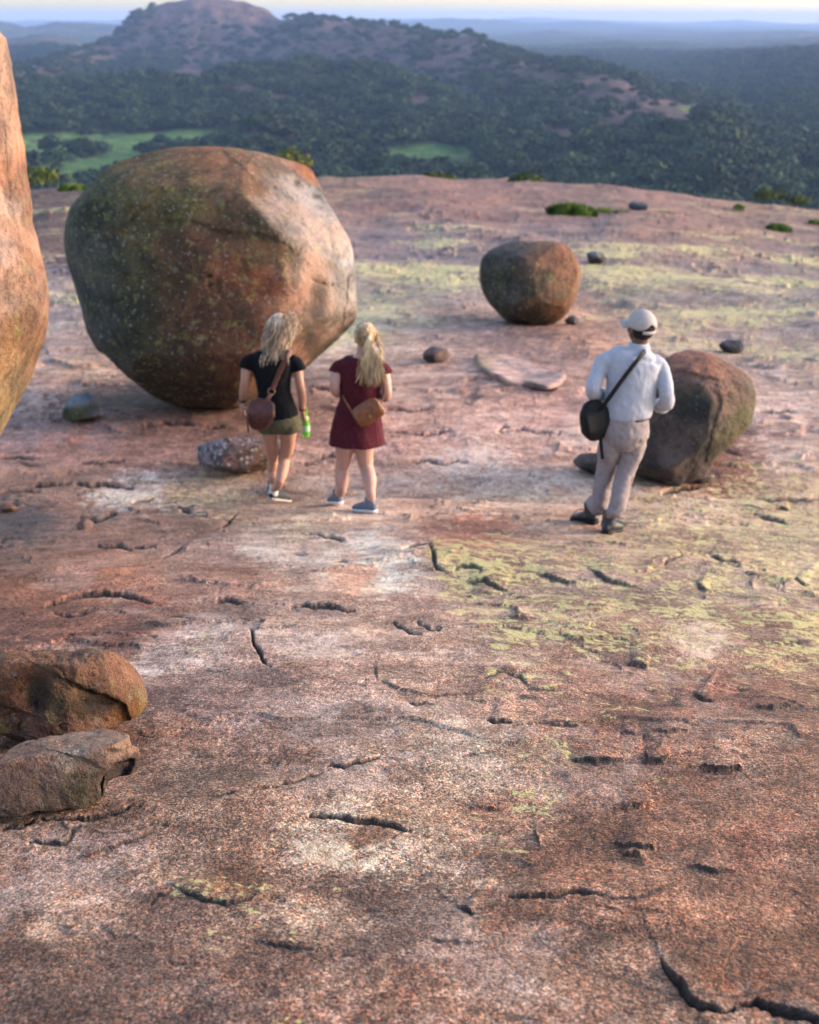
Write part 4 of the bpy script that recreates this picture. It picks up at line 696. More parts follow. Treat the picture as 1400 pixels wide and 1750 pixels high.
# ------------------------------------------------------------ grass tufts and bushes on the far rock
M_grass = leaf_mat('tuft_grass', (.075, .125, .02), (.14, .18, .035)); M_bush = leaf_mat('shrub_leaves', (.035, .05, .014), (.07, .08, .022))
def tuft(px0, px1, py, hgt, label, mat=None, name='grass_tuft', cat='grass tuft', n=700, ry=.35):
    a = hit((px0 + px1) / 2, py); L = (px1 - px0) / F * a.length / 1.0 * .5; co = []; q = []
    rg = np.random.default_rng(int(px0))
    for i in range(n):
        an = rg.random() * 6.28; rr = math.sqrt(rg.random()); x = math.cos(an) * rr * L; y = math.sin(an) * rr * max(L * ry, .2); gx, gy = a.x + x, a.y + y; h = hgt * (.5 + .6 * rg.random()) * (1 - .5 * rr ** 3)
        zz = float(macro(gx, gy)); b = np.array([gx, gy, zz - .03]); d = np.array([rg.normal() * .3, rg.normal() * .3, 1.]); s = np.array([math.cos(an * 3), math.sin(an * 3), 0]) * .018; k = len(co)
        t = b + d * h; mm = b + d * h * .55 + np.array([0, 0, .02]); co += [b - s, b + s, mm + s * .8, mm - s * .8, t]; q.append((k, k + 1, k + 2, k + 3)); q.append((k + 3, k + 2, k + 4, k + 4))
    qs = [x for x in q if x[2] != x[3]]; ts = [x[:3] for x in q if x[2] == x[3]]
    base = np.array([a.x, a.y, gz(a.x, a.y)]); me = mesh_np(name, np.array(co) - base, qs, ts); o = link(name, me, mat or M_grass, smooth=False); o.location = base; tag(o, label, cat, 'grass tufts near the far edge of the rock'); return o
tuft(935, 1020, 368, .40, 'longest bright green mat of grass on the far rock, above the mid-sized boulder', n=2200, ry=.3)
tuft(1020, 1046, 360, .26, 'small grass tuft just right of the longest green mat')
tuft(1045, 1082, 361, .24, 'grass tuft directly left of the grey rock near the far edge'); tuft(1044, 1058, 350, .12, 'tiny grass tuft behind the grey rock near the far edge', n=250)
tuft(1121, 1152, 363, .28, 'grass tuft to the right of the grey rock near the far edge'); tuft(1254, 1272, 360, .22, 'tiny grass tuft in front of the shrubs at the right rim', n=300)
tuft(1311, 1352, 394, .30, 'low green grass mat at the right, nearest the viewer on the far rock', n=1200); tuft(1383, 1410, 382, .15, 'grass mat cut off by the right edge of the photo'); tuft(100, 145, 327, .34, 'light green grass mat left of the huge boulder near the rim', n=900)
def shrub(px, py, w, h, label, mat, Y=None, seed=0):
    a = hit(px, py) if Y is None else P(px, py, Y); me = tree_mesh(900 + seed, h, w, 520, .075 * w, True); me.materials[0] = mat
    o = link('shrub', me, None, smooth=False); o.location = a; tag(o, label, 'shrub')
shrub(1308, 344, .65, .75, 'olive shrub at the right rim, leftmost of the row', M_bush, seed=1); shrub(1333, 344, .4, .95, 'tall narrow dark shrub in the row at the right rim', M_bush, seed=2); shrub(1362, 349, .6, .5, 'low olive shrub at the right end of the row at the rim', M_bush, seed=3)
shrub(497, 296, 1.1, 1.7, 'yellow-green bush poking up just behind the top right of the huge boulder', M_yleaf, Y=63, seed=4)
shrub(73, 312, .9, .8, 'small yellow-green bush at the rim beside the tall sunlit boulder', M_yleaf, Y=58, seed=5)
shrub(745, 312, 1.0, .5, 'low dark shrub on the middle of the far rim', M_bush, Y=64, seed=6); shrub(900, 316, 1.2, .55, 'low wide dark shrub on the rim above the long grass mat', M_bush, Y=64, seed=7)
# ------------------------------------------------------------ people
class Build:
    """collects closed solids; one continuous surface comes out of the voxel union"""
    def __init__(s): s.co = []; s.q = []; s.t = []
    def loft(s, pts, rad, seg=14, side=(1, 0, 0), sub=4, cap=True, sq=2.0):
        pts = [np.array(p[:], float) for p in pts]; rad = [(r, r) if np.isscalar(r) else r for r in rad]
        P_, R_ = [], []; n = len(pts)
        for i in range(n - 1):
            p0, p1, p2, p3 = pts[max(i - 1, 0)], pts[i], pts[i + 1], pts[min(i + 2, n - 1)]
            for k in range(sub):
                t = k / sub; P_.append(.5 * ((2 * p1) + (-p0 + p2) * t + (2 * p0 - 5 * p1 + 4 * p2 - p3) * t * t + (-p0 + 3 * p1 - 3 * p2 + p3) * t ** 3))
                tt = t * t * (3 - 2 * t); R_.append([rad[i][j] * (1 - tt) + rad[i + 1][j] * tt for j in (0, 1)])
        P_.append(pts[-1]); R_.append(list(rad[-1])); P_ = np.array(P_); R_ = np.array(R_)
        T = np.gradient(P_, axis=0); T /= np.linalg.norm(T, axis=1)[:, None] + 1e-9
        if cap:   # rounded ends
            for e_, sg in ((0, -1), (-1, 1)):
                rr = R_[e_].min(); ex = [(P_[e_] + T[e_] * sg * rr * .55, R_[e_] * .75), (P_[e_] + T[e_] * sg * rr * .8, R_[e_] * .4)]
                if e_ == 0: P_ = np.vstack([ex[1][0], ex[0][0], P_]); R_ = np.vstack([ex[1][1], ex[0][1], R_]); T = np.vstack([T[0], T[0], T])
                else: P_ = np.vstack([P_, ex[0][0], ex[1][0]]); R_ = np.vstack([R_, ex[0][1], ex[1][1]]); T = np.vstack([T, T[-1], T[-1]])
        base = len(s.co); sd = np.array(side, float); a = np.linspace(0, 2 * np.pi, seg + 1)[:-1]
        ca, sa = np.cos(a), np.sin(a); ca = np.sign(ca) * np.abs(ca) ** (2 / sq); sa = np.sign(sa) * np.abs(sa) ** (2 / sq)
        for p, r, t in zip(P_, R_, T):
            u = sd - t * (sd @ t); u /= np.linalg.norm(u) + 1e-9; w = np.cross(t, u)
            for c_, s_ in zip(ca, sa): s.co.append(p + u * c_ * r[0] + w * s_ * r[1])
        m = len(P_)
        for i in range(m - 1):
            for j in range(seg): s.q.append((base + i * seg + j, base + i * seg + (j + 1) % seg, base + (i + 1) * seg + (j + 1) % seg, base + (i + 1) * seg + j))
        for e_, ring in ((0, 0), (1, m - 1)):
            k = len(s.co); s.co.append(P_[0] if e_ == 0 else P_[-1])
            for j in range(seg):
                A, B = base + ring * seg + j, base + ring * seg + (j + 1) % seg; s.t.append((k, B, A) if e_ == 0 else (k, A, B))
        return s
    def ball(s, c, r, rot=None, n=3):
        co, f = ico(n); p = co * np.array(r); 
        if rot is not None: p = p @ np.array(rot).T
        base = len(s.co); s.co.extend(list(p + np.array(c[:]))); s.t.extend([tuple(int(x) + base for x in g) for g in f]); return s
    def raw(s, name, mat, parent=None, origin=None, smooth=True):
        o_ = np.array(origin[:]) if origin is not None else np.zeros(3)
        me = mesh_np(name, np.array(s.co) - o_, s.q, s.t); o = link(name, me, mat, None, smooth)
        if origin is not None: o.location = origin
        if parent: o.parent = parent; o.matrix_parent_inverse = Matrix.Translation(-Vector(parent.location))
        return o
    def skin(s, name, mat, parent=None, voxel=.006, smooth=5, wrinkle=0, wscale=(14, 14, 7), seed=0, origin=None, dec=0):
        me = mesh_np(name + '_tmp', np.array(s.co), s.q, s.t); o = bpy.data.objects.new('tmp', me); COL.objects.link(o)
        m = o.modifiers.new('r', 'REMESH'); m.mode = 'VOXEL'; m.voxel_size = voxel; m.use_smooth_shade = True
        if smooth: m = o.modifiers.new('s', 'SMOOTH'); m.iterations = smooth; m.factor = .5
        if dec: m = o.modifiers.new('d', 'DECIMATE'); m.ratio = dec
        dg = bpy.context.evaluated_depsgraph_get(); dg.update(); out = bpy.data.meshes.new_from_object(o.evaluated_get(dg)); bpy.data.objects.remove(o)
        n = len(out.vertices); co = np.empty(n * 3, np.float32); out.vertices.foreach_get('co', co); co = co.reshape(-1, 3).astype(float)
        if wrinkle:
            nr = np.empty(n * 3, np.float32); out.vertices.foreach_get('normal', nr); nr = nr.reshape(-1, 3)
            f = fbm3(co * np.array(wscale) + seed, 700 + seed, 4, .55); f2 = 1 - np.abs(fbm3(co * np.array(wscale) * 1.3 + seed + 5, 730 + seed, 3)) * 4
            co = co + nr * (wrinkle * (f * 1.6 + .55 * np.clip(f2, -1, 1)))[:, None]
        o_ = np.array(origin[:]) if origin is not None else np.zeros(3)
        out.vertices.foreach_set('co', (co - o_).astype(np.float32).ravel()); out.update(); out.name = name
        out.materials.clear(); ob = link(name, out, mat)
        if origin is not None: ob.location = origin
        if parent: ob.parent = parent; ob.matrix_parent_inverse = Matrix.Translation(-Vector(parent.location))
        return ob

def head(b, c, yaw, pitch=0., s=1., roll=0.):
    """skull, jaw, brow, nose, lips and ears around the head centre c; looks along +Y turned by yaw"""
    M = Matrix.Rotation(yaw, 3, 'Z') @ Matrix.Rotation(pitch, 3, 'X') @ Matrix.Rotation(roll, 3, 'Y'); c = Vector(c); f = lambda x, y, z: c + M @ Vector((x * s, y * s, z * s)); Mr = np.array(M)
    b.ball(c, (.076 * s, .094 * s, .098 * s), Mr); b.ball(f(0, .035, -.055), (.058 * s, .060 * s, .066 * s), Mr); b.ball(f(0, .052, -.095), (.034 * s, .032 * s, .026 * s), Mr)
    b.ball(f(0, .098, -.028), (.013 * s, .020 * s, .024 * s), Mr); b.ball(f(0, .082, .012), (.050 * s, .018 * s, .014 * s), Mr); b.ball(f(0, .088, -.065), (.024 * s, .012 * s, .010 * s), Mr)
    for e in (-1, 1):
        b.ball(f(e * .078, -.002, -.022), (.010 * s, .018 * s, .032 * s), Mr); b.ball(f(e * .040, .062, -.035), (.026 * s, .026 * s, .024 * s), Mr)
    return f, Mr
def eyes(f, par, s=1.):
    for e in (-1, 1):
        b = Build(); b.ball(f(e * .031, .084, -.006), (.0125 * s,) * 3, None, 2); b.raw('eye', M_eye, par)
def hand(b, W, d, n, thumb, curl=.5, s=1.):
    """palm, four unequal fingers with three bends, and a thumb leaving the side of the palm"""
    W = np.array(W[:]); d = np.array(d, float); d /= np.linalg.norm(d); n = np.array(n, float); n -= d * (n @ d); n /= np.linalg.norm(n); sd = np.cross(d, n) * thumb
    b.loft([W - d * .015, W + d * .03 * s, W + d * .062 * s, W + d * .088 * s], [(.024 * s, .018 * s), (.034 * s, .015 * s), (.041 * s, .014 * s), (.038 * s, .011 * s)], 12, side=sd)
    for i, (off, L, r) in enumerate(((.030, .072, .0088), (.010, .080, .0090), (-.011, .074, .0086), (-.031, .058, .0076))):
        p = W + d * .080 * s + sd * off * s; pts = [p - d * .02, p]; a = 0
        for k, seg in enumerate((.45, .32, .23)):
            a += curl * (1.0 if k else .8) * (1 + .12 * i); dd = d * math.cos(a) + n * math.sin(a) + sd * (.05 - .03 * i) * (1 - k * .3); p = p + dd * L * seg * s; pts.append(p)
        b.loft(pts, [r * s, r * s, r * .95 * s, r * .88 * s, r * .75 * s], 8, side=n)
    t0 = W + d * .022 * s + sd * .026 * s; t1 = t0 + (d * .6 + sd * .75 + n * .25) * .032 * s; t2 = t1 + (d * .85 + sd * .25 + n * (.3 + curl * .4)) * .030 * s; t3 = t2 + (d * .75 - sd * .15 + n * (.4 + curl * .6)) * .026 * s
    b.loft([t0 - sd * .01, t1, t2, t3], [.013 * s, .012 * s, .0105 * s, .008 * s], 8, side=n)
def foot_pts(hp, d):
    h = hit(*hp); q = Vector((h.x + d[0] * .26, h.y + d[1] * .26, 0)); q.z = gz(q.x, q.y); h.z = gz(h.x, h.y); return h, q
def shoe(H, T, par, mat, sole, ankle=.10, w=.046, hgt=.065, lift=0., collar=.036, laces=None):
    """H heel and T toe on the rock: upper with a collar, separate sole"""
    H = np.array(H[:]); T = np.array(T[:]); d = T - H; L = .275; d /= np.linalg.norm(d); T = H + d * L
    H = H + np.array([0, 0, lift]); up = np.array([0, 0, 1.]); d = (T - H) / np.linalg.norm(T - H); sd = np.cross(d, up); sd /= np.linalg.norm(sd); up = np.cross(sd, d)
    g = lambda f, z: H + d * L * f + up * z
    b = Build(); b.loft([g(.03, .045), g(.14, .050), g(.32, .052), g(.55, .046), g(.78, .038), g(.95, .030)], [(w * .66, .034), (w * .80, .040), (w * .82, .040), (w * .95, .034), (w * 1.02, .026), (w * .72, .018)], 16, side=sd, sq=2.3)
    b.loft([g(.17, .05), g(.165, .05) + up * ankle * .45, g(.16, .05) + up * ankle * .75], [(collar * 1.15, .055), (collar * 1.08, .046), (collar * 1.05, .043)], 16, side=sd, cap=False)
    b.skin('shoe', mat, par, voxel=.006, smooth=3); u = par.children[-1] if False else None
    b = Build(); b.loft([g(-.01, .010), g(.10, .012), g(.35, .012), g(.70, .012), g(.93, .014), g(1.02, .018)], [(w * .62, .013), (w * .84, .014), (w * .80, .014), (w * 1.06, .013), (w * .84, .012), (w * .40, .009)], 16, side=sd, sq=3)
    b.raw('shoe_sole', sole, par)
    if laces:
        b = Build()
        for k in range(4): c = g(.36 + .10 * k, .088 - .012 * k); b.loft([c - sd * .026 - up * .006, c + up * .002, c + sd * .026 - up * .006], [.0035] * 3, 6, side=up)
        if laces == 'loose':
            c = g(.36, .095); b.loft([c, c - sd * .05 + up * .02, c - sd * .10 + up * .01, c - sd * .13 - up * .02], [.003] * 4, 6, side=up); b.loft([c, c - sd * .04 - up * .01, c - sd * .08 - up * .045], [.003] * 3, 6, side=up)
        b.raw('shoelace', M_black, par)
    return g(.16, .08)
def hair_lock(b, pts, r0, r1, seg=4): b.loft(pts, [r0 * .8] + [r0] * (len(pts) - 2) + [r1], seg, side=(.3, .8, .4), sub=3, cap=False)

M_eye = plain_mat('eye', (.7, .7, .68), .3, .05); M_skin = plain_mat('fair_skin', (.40, .20, .145), .6, .08, 25, .001, spec=.35); M_skin2 = plain_mat('pale_pink_skin', (.44, .24, .20), .6, .08, 25, .001, spec=.35); M_dskin = plain_mat('dark_skin', (.10, .045, .028), .5, .15, 25, .001, spec=.4)
M_black = plain_mat('black_cotton', (.007, .007, .009), .95, .3, 60, .002, sheen=.0, spec=.1); M_wine = plain_mat('wine_red_jersey', (.062, .008, .015), .9, .25, 40, .002, sheen=.0, spec=.15)
M_khaki = plain_mat('khaki_shorts_cloth', (.085, .08, .05), .9, .25, 60, .002, spec=.1); M_shirt = plain_mat('white_cotton_shirt', (.36, .36, .43), .85, .06, 50, .002, sheen=.1, spec=.15); M_pants = plain_mat('stone_trousers_cloth', (.25, .205, .215), .88, .12, 30, .003, spec=.1)
M_cap = plain_mat('beige_cap_cloth', (.36, .31, .31), .85, .08, 60, .001, spec=.15); M_leather = plain_mat('red_brown_leather', (.10, .026, .016), .45, .35, 30, .004, spec=.4); M_maroon = plain_mat('maroon_leather', (.065, .016, .015), .5, .4, 26, .006, spec=.4); M_tan = plain_mat('tan_leather', (.17, .058, .022), .5, .3, 30, .003, spec=.35)
M_bagblack = plain_mat('black_nylon', (.006, .006, .008), .7, .3, 50, .002, spec=.2); M_brass = plain_mat('dull_brass', (.35, .26, .14), .4, .1, metal=.9); M_rubber = plain_mat('pale_rubber', (.34, .30, .28), .7, .1); M_white = plain_mat('white_rubber', (.62, .60, .62), .7, .08); M_greyshoe = plain_mat('grey_canvas_shoe', (.13, .14, .185), .85, .15, 60, .002); M_darkshoe = plain_mat('dark_mesh_shoe', (.03, .032, .04), .8, .3, 70, .003); M_boot = plain_mat('black_boot_leather', (.014, .014, .022), .5, .3, 30, .003, spec=.4); M_sock = plain_mat('white_sock', (.60, .58, .60), .9, .06, 60, .002)
def hair_mat(name, c1, c2, c3):
    m, nt, b = new_mat(name); g = N(nt); p = g.pos(); s = g.scale(p, (1, 1, .16)); c = g.mix(g.rng(g.noise(s, 60, 4, .65), .38, .62), c1, c2); c = g.mix(g.rng(g.noise(s, 22, 3), .5, .65), c, c3)
    g.put(b.inputs['Base Color'], c); b.inputs['Roughness'].default_value = .5; b.inputs['Specular IOR Level'].default_value = .35; return m
M_hair = hair_mat('ash_blond_hair', (.17, .115, .08), (.38, .275, .20), (.52, .40, .30)); M_hair2 = hair_mat('blond_hair', (.17, .11, .065), (.38, .26, .15), (.52, .38, .23)); M_dhair = plain_mat('short_black_hair', (.01, .008, .008), .9, .3, 200, .003)
def bottle_mat():
    m, nt, b = new_mat('green_glass'); b.inputs['Base Color'].default_value = (.16, .62, .05, 1); b.inputs['Transmission Weight'].default_value = .55; b.inputs['Roughness'].default_value = .12; b.inputs['IOR'].default_value = 1.45; return m
M_bottle = bottle_mat()

def strap_band(name, pts, w, t, mat, par, facing=(0, -1, 0)):
    b = Build(); n = len(pts); b.loft(pts, [(w, t)] * n, 8, side=np.cross(np.array(pts[-1][:]) - np.array(pts[0][:]), facing) / 1.0, sub=5, sq=5, cap=False); return b.raw(name, mat, par)

# ---- woman in black T-shirt and khaki shorts
Y1 = 10.86; p = lambda x, y, dy=0.: P(x, y, Y1 + dy)
o1 = hit(470, 862); w1 = empty('person', o1, 'woman with loose wavy blond hair in a black T-shirt and khaki shorts, walking away', 'person')
b = Build()
b.loft([p(474, 726), p(474, 716), p(471, 700), p(469, 672), p(467, 648), p(466, 625), p(466, 612), p(468, 600)], [(.10, .08), (.140, .10), (.140, .100), (.118, .085), (.130, .095), (.150, .10), (.140, .085), (.06, .06)], 20)
b.loft([p(468, 604), p(471, 590), p(475, 574)], [.052, .046, .048], 12)
f1, R1 = head(b, p(477, 558, .02), math.radians(-25), math.radians(-12), .93, math.radians(6))
b.loft([p(442, 619, .0), p(428, 620, .0), p(421, 632, -.01), p(419, 650, -.03), p(416, 668, .0), p(414, 686, .05)], [.040, .042, .040, .035, .033, .023], 12)
hand(b, p(414, 686, .05), (p(414, 700, .07) - p(414, 686, .05)), (.9, .4, 0), 1, .35, .95)
b.loft([p(490, 620, .0), p(503, 622, .0), p(509, 636, -.01), p(512, 654, -.03), p(516, 676, .0), p(517, 702, .05)], [.040, .042, .040, .035, .034, .023], 12)
hand(b, p(517, 702, .05), (.12, .25, -1), (1, .5, .1), -1, .75, .95)
fR = foot_pts((463, 862), (.50, .86)); fL = foot_pts((464, 846), (.15, .98))
b.loft([p(459, 712, .0), p(460, 735, .04), p(463, 762, .12), p(466, 784, .20), p(466, 803, .25), p(468, 826, .32), fL[0] + Vector((.01, .04, .10))], [.078, .068, .054, .043, .046, .034, .028], 14)
aR = Vector((fR[0].x + .022, fR[0].y + .035, fR[0].z + .12))
b.loft([p(489, 712, .0), p(492, 735, .03), p(492, 762, .10), p(487, 784, .14), p(483, 803, .06), p(476, 828, -.01), aR], [.080, .070, .056, .044, .048, .036, .029], 14)
b.skin('body', M_skin, w1, .007, 5, .0006, (8, 8, 8))
eyes(f1, w1)
b = Build(); b.loft([p(474, 711), p(473, 703), p(471, 690), p(469, 670), p(467, 648), p(466, 628), p(466, 612), p(467, 603)], [(.170, .142), (.164, .138), (.148, .126), (.130, .108), (.140, .112), (.168, .118), (.168, .104), (.110, .075)], 24, cap=False)
b.loft([p(450, 617), p(434, 615), p(424, 619, -.0), p(419, 630, -.01)], [.05, .052, .053, .054], 14, cap=False); b.loft([p(484, 618), p(498, 617), p(507, 622), p(512, 634, -.01)], [.05, .052, .053, .054], 14, cap=False)
b.skin('t_shirt', M_black, w1, .007, 4, .004, (11, 11, 6), 1)
b = Build(); b.loft([p(473, 698), p(474, 710), p(475, 719), p(476, 731, .02)], [(.140, .108), (.154, .122), (.156, .125), (.10, .095)], 22, cap=False); b.loft([p(459, 714), p(459, 722, .01), p(459, 731, .03)], [.095, .100, .098], 16, cap=False); b.loft([p(490, 714), p(492, 722, .01), p(493, 731, .03)], [.098, .102, .099], 16, cap=False)
b.skin('shorts', M_khaki, w1, .007, 3, .003, (14, 14, 10), 2)
shoe(fR[0], fR[1], w1, M_darkshoe, M_rubber, lift=.035, laces='tied'); shoe(fL[0], fL[1], w1, M_darkshoe, M_rubber, laces='tied')
b = Build(); b.loft([aR - Vector((0, 0, .05)), aR + Vector((.004, 0, .03)), aR + Vector((.008, 0, .075))], [.039, .037, .038], 14, cap=False); b.raw('sock', M_sock, w1)
b = Build(); c_ = p(415, 682, .045); b.loft([c_ + Vector((0, 0, .010)), c_ - Vector((0, 0, .010))], [(.031, .029)] * 2, 14); b.raw('wrist_watch', M_boot, w1)
b = Build(); c_ = p(516.6, 696, .045); b.loft([c_ + Vector((0, 0, .012)), c_ - Vector((0, 0, .012))], [(.030, .029)] * 2, 14); b.raw('bracelet', M_leather, w1)
# hair: cap plus windblown locks
b = Build(); hc = f1(0, -.012, .012); b.ball(hc, (.082, .097, .095), R1)
rg = np.random.default_rng(3)
for i in range(560):
    a = rg.uniform(-2.75, 2.75) if i % 3 else rg.uniform(-1.4, 1.4); el = rg.uniform(.0, 1.45) ** .9
    d = Vector((math.sin(a) * math.cos(el), -math.cos(a) * math.cos(el), math.sin(el))); st = hc + Vector((d.x * .082, d.y * .098, d.z * .096)) if False else Vector(hc) + Vector(R1 @ np.array([d.x * .078, d.y * .093, d.z * .090]))
    out = Vector((d.x, d.y, 0)); L = rg.uniform(.14, .345) * (1 - .25 * max(0, a) / 2.75) if abs(a) < 1.9 else rg.uniform(.10, .22); wv = rg.uniform(0, 6.28); pts = [st]; n = 6
    blow = Vector((-.035 - .05 * rg.random(), 0, 0)) if a < .6 else Vector((-.05, 0, 0))
    for k in range(1, n + 1):
        t = k / n; q = st + out * (.020 * math.sin(min(1, t * 1.6) * 1.57) + .004) + Vector((0, 0, -L * t ** 1.12)) + Vector((0, 0, .018 * math.sin(t * 3.14) * d.z)) + blow * t * t * .55 + Vector((.012 * math.sin(t * 9 + wv), .010 * math.cos(t * 8 + wv), 0)) * (.5 + t) * rg.uniform(.5, 1.4)
        q.y = min(q.y, Y1 - .02 + .1 * (1 - t)) if q.z < p(466, 600).z else q.y
        if q.z < p(466, 606).z: q.y = min(q.y, Y1 - .125 - .012 * rg.random())
        pts.append(q)
    hair_lock(b, pts, rg.uniform(.0028, .006), .001)
for i in range(70):    # flyaway curls on the sunny side
    a = rg.uniform(.5, 2.2); el = rg.uniform(-.1, .8); d = Vector((math.sin(a) * math.cos(el), -math.cos(a) * math.cos(el), math.sin(el))); st = Vector(hc) + Vector((d.x * .09, d.y * .10, d.z * .10)); s_ = rg.uniform(.03, .075); ph = rg.uniform(0, 6)
    hair_lock(b, [st, st + d * s_ * .5 + Vector((0, 0, .01)), st + d * s_ + Vector((.01 * math.sin(ph), 0, -.01)), st + d * s_ * 1.0 + Vector((.02 * math.sin(ph), .01, -.05)), st + d * s_ * .7 + Vector((0, 0, -.09))], .0032, .001)
b.raw('hair', M_hair, w1)
# her shoulder bag
bagc = p(446, 704, -.17); bag1 = empty('shoulder_bag', bagc - Vector((0, 0, .12)), 'maroon leather shoulder bag hanging at the left hip of the woman in shorts', 'bag')
b = Build(); b.loft([bagc + Vector((-.015, 0, -.115)), bagc + Vector((-.012, 0, -.06)), bagc + Vector((0, 0, .0)), bagc + Vector((.015, .01, .055)), bagc + Vector((.02, .015, .085))], [(.075, .035), (.105, .052), (.112, .055), (.095, .042), (.07, .022)], 22, sq=2.8)
b.skin('pouch', M_maroon, bag1, .006, 3, .005, (12, 12, 9), 5)
b = Build(); b.loft([bagc + Vector((.018, -.005, .088)), bagc + Vector((.01, -.040, .06)), bagc + Vector((.0, -.062, .0)), bagc + Vector((-.012, -.058, -.055))], [(.078, .006), (.098, .006), (.100, .006), (.070, .005)], 16, side=(1, 0, 0), sq=4); b.skin('flap', M_maroon, bag1, .004, 2, .002, (20, 20, 12), 6, dec=.5)
b = Build(); b.loft([bagc + Vector((-.085, -.05, .04)), bagc + Vector((-.100, -.06, -.03)), bagc + Vector((-.098, -.055, -.11)), bagc + Vector((-.095, -.05, -.15))], [(.008, .004)] * 4, 8); b.raw('tassel', M_leather, bag1)
b = Build(); rc = p(464, 669, -.135)
for k in range(20):
    a0, a1 = k * math.pi / 10, (k + 1) * math.pi / 10; b.loft([rc + Vector((.027 * math.cos(a0), 0, .027 * math.sin(a0))), rc + Vector((.027 * math.cos(a1), 0, .027 * math.sin(a1)))], [.005] * 2, 6, side=(0, 1, 0), cap=False)
b.raw('ring', M_brass, bag1)
strap_band('strap', [p(465, 667, -.142), p(472, 650, -.128), p(482, 627, -.130), p(491, 610, -.120), p(496, 600, -.06), p(497, 599, .02), p(492, 606, .12), p(480, 640, .15)], .019, .0035, M_leather, bag1)
strap_band('strap', [p(463, 672, -.142), p(458, 682, -.165), p(452, 690, -.175)], .017, .004, M_leather, bag1)
# the bottle in her right hand
bt = p(523, 728, .10); bot = empty('bottle', bt - Vector((0, 0, .07)), 'small green glass bottle held low by the woman in shorts', 'bottle')
b = Build(); b.loft([bt + Vector((0, 0, z)) for z in (-.085, -.075, .02, .05, .085, .125, .150)], [(.028,) * 2, (.030,) * 2, (.030,) * 2, (.026,) * 2, (.014,) * 2, (.0125,) * 2, (.0135,) * 2], 18, sub=3, cap=False); b.raw('glass', M_bottle, bot)
b = Build(); b.loft([bt + Vector((0, 0, -.045)), bt + Vector((0, 0, .005))], [.0308] * 2, 18, cap=False); b.raw('label_band', plain_mat('bottle_label', (.35, .55, .35), .6, .1), bot)

# ---- woman in the wine-red dress
Y2 = 10.62; p2 = lambda x, y, dy=0.: P(x, y, Y2 + dy)
o2 = hit(606, 870); w2 = empty('person', o2, 'woman with a blond ponytail in a short wine-red dress, standing with elbows bent', 'person')
b = Build(); b.loft([p2(609, 745), p2(610, 725), p2(612, 700), p2(614, 680), p2(616, 655), p2(617, 635), p2(618, 622), p2(619, 606)], [(.12, .09), (.165, .12), (.160, .115), (.128, .095), (.140, .105), (.150, .105), (.120, .075), (.05, .05)], 20)
b.loft([p2(619, 610), p2(620, 598), p2(622, 586)], [.053, .046, .048], 12)
f2_, R2 = head(b, p2(624, 575, .0), math.radians(12), math.radians(-10), .94)
b.loft([p2(596, 632), p2(581, 632), p2(575, 638, -.02), p2(572, 660, -.05), p2(576, 671, .02), p2(588, 668, .16), p2(598, 664, .24)], [.042, .046, .046, .041, .040, .033, .025], 12); hand(b, p2(598, 664, .24), (.8, .6, .25), (0, .6, -.8), 1, .6, .95)
b.loft([p2(638, 634), p2(652, 635), p2(657, 642, -.02), p2(661, 668, -.05), p2(659, 679, .02), p2(652, 670, .16), p2(644, 658, .24)], [.042, .046, .046, .041, .040, .033, .025], 12); hand(b, p2(644, 658, .24), (-.5, .5, .6), (0, .7, .5), 1, .6, .95)
gR = foot_pts((641, 876), (-.62, .78)); gL = foot_pts((581, 866), (-.32, .95))
aR = gR[0] + Vector((-.028, .033, .10)); aL = gL[0] + Vector((-.014, .04, .11))
b.loft([p2(592, 735), p2(590, 760), p2(587, 785, .05), p2(584, 800, .07), p2(584, 818, .06), p2(583, 840, .08), aL], [.095, .080, .062, .053, .056, .040, .032], 14)
b.loft([p2(625, 735), p2(622, 760), p2(624, 785, .03), p2(627, 800, .02), p2(631, 818, -.06), p2(633, 840, -.12), aR], [.095, .082, .064, .054, .058, .041, .033], 14)
b.skin('body', M_skin2, w2, .007, 5, .0006, (8, 8, 8)); eyes(f2_, w2)
b = Build(); b.loft([p2(610, 757), p2(610, 744), p2(611, 726), p2(613, 705), p2(615, 684), p2(616, 662), p2(617, 640), p2(617, 624), p2(618, 611)], [(.222, .19), (.212, .18), (.196, .158), (.176, .135), (.152, .118), (.160, .124), (.172, .126), (.176, .110), (.120, .078)], 26, cap=False)
b.loft([p2(600, 629), p2(588, 626), p2(578, 629), p2(573, 638, -.01)], [.05, .054, .056, .058], 14, cap=False); b.loft([p2(634, 630), p2(645, 628), p2(655, 632), p2(660, 641, -.01)], [.05, .054, .056, .058], 14, cap=False)
b.skin('dress', M_wine, w2, .007, 4, .005, (9, 9, 3.5), 3)
shoe(gR[0], gR[1], w2, M_greyshoe, M_white); shoe(gL[0], gL[1], w2, M_greyshoe, M_white, lift=.02)
b = Build(); hc = f2_(0, -.014, .012); b.ball(hc, (.083, .096, .098), R2); tie = f2_(.008, -.112, .012)
for i in range(170):
    a = rg.uniform(-2.5, 2.5); el = rg.uniform(-.25, 1.5); d = np.array([math.sin(a) * math.cos(el), -math.cos(a) * math.cos(el), math.sin(el)]); st = Vector(hc) + Vector(R2 @ (d * np.array([.086, .099, .100]))); md = (st + tie) / 2; dm_ = (md - Vector(hc)).normalized()
    hair_lock(b, [st, Vector(hc) + Vector(np.array((md - Vector(hc)).normalized()) * np.array([.088, .103, .103])), tie + Vector((rg.normal() * .008, .0, rg.normal() * .008))], .0055, .003)
rn = lambda s_=1.: rg.normal() * s_
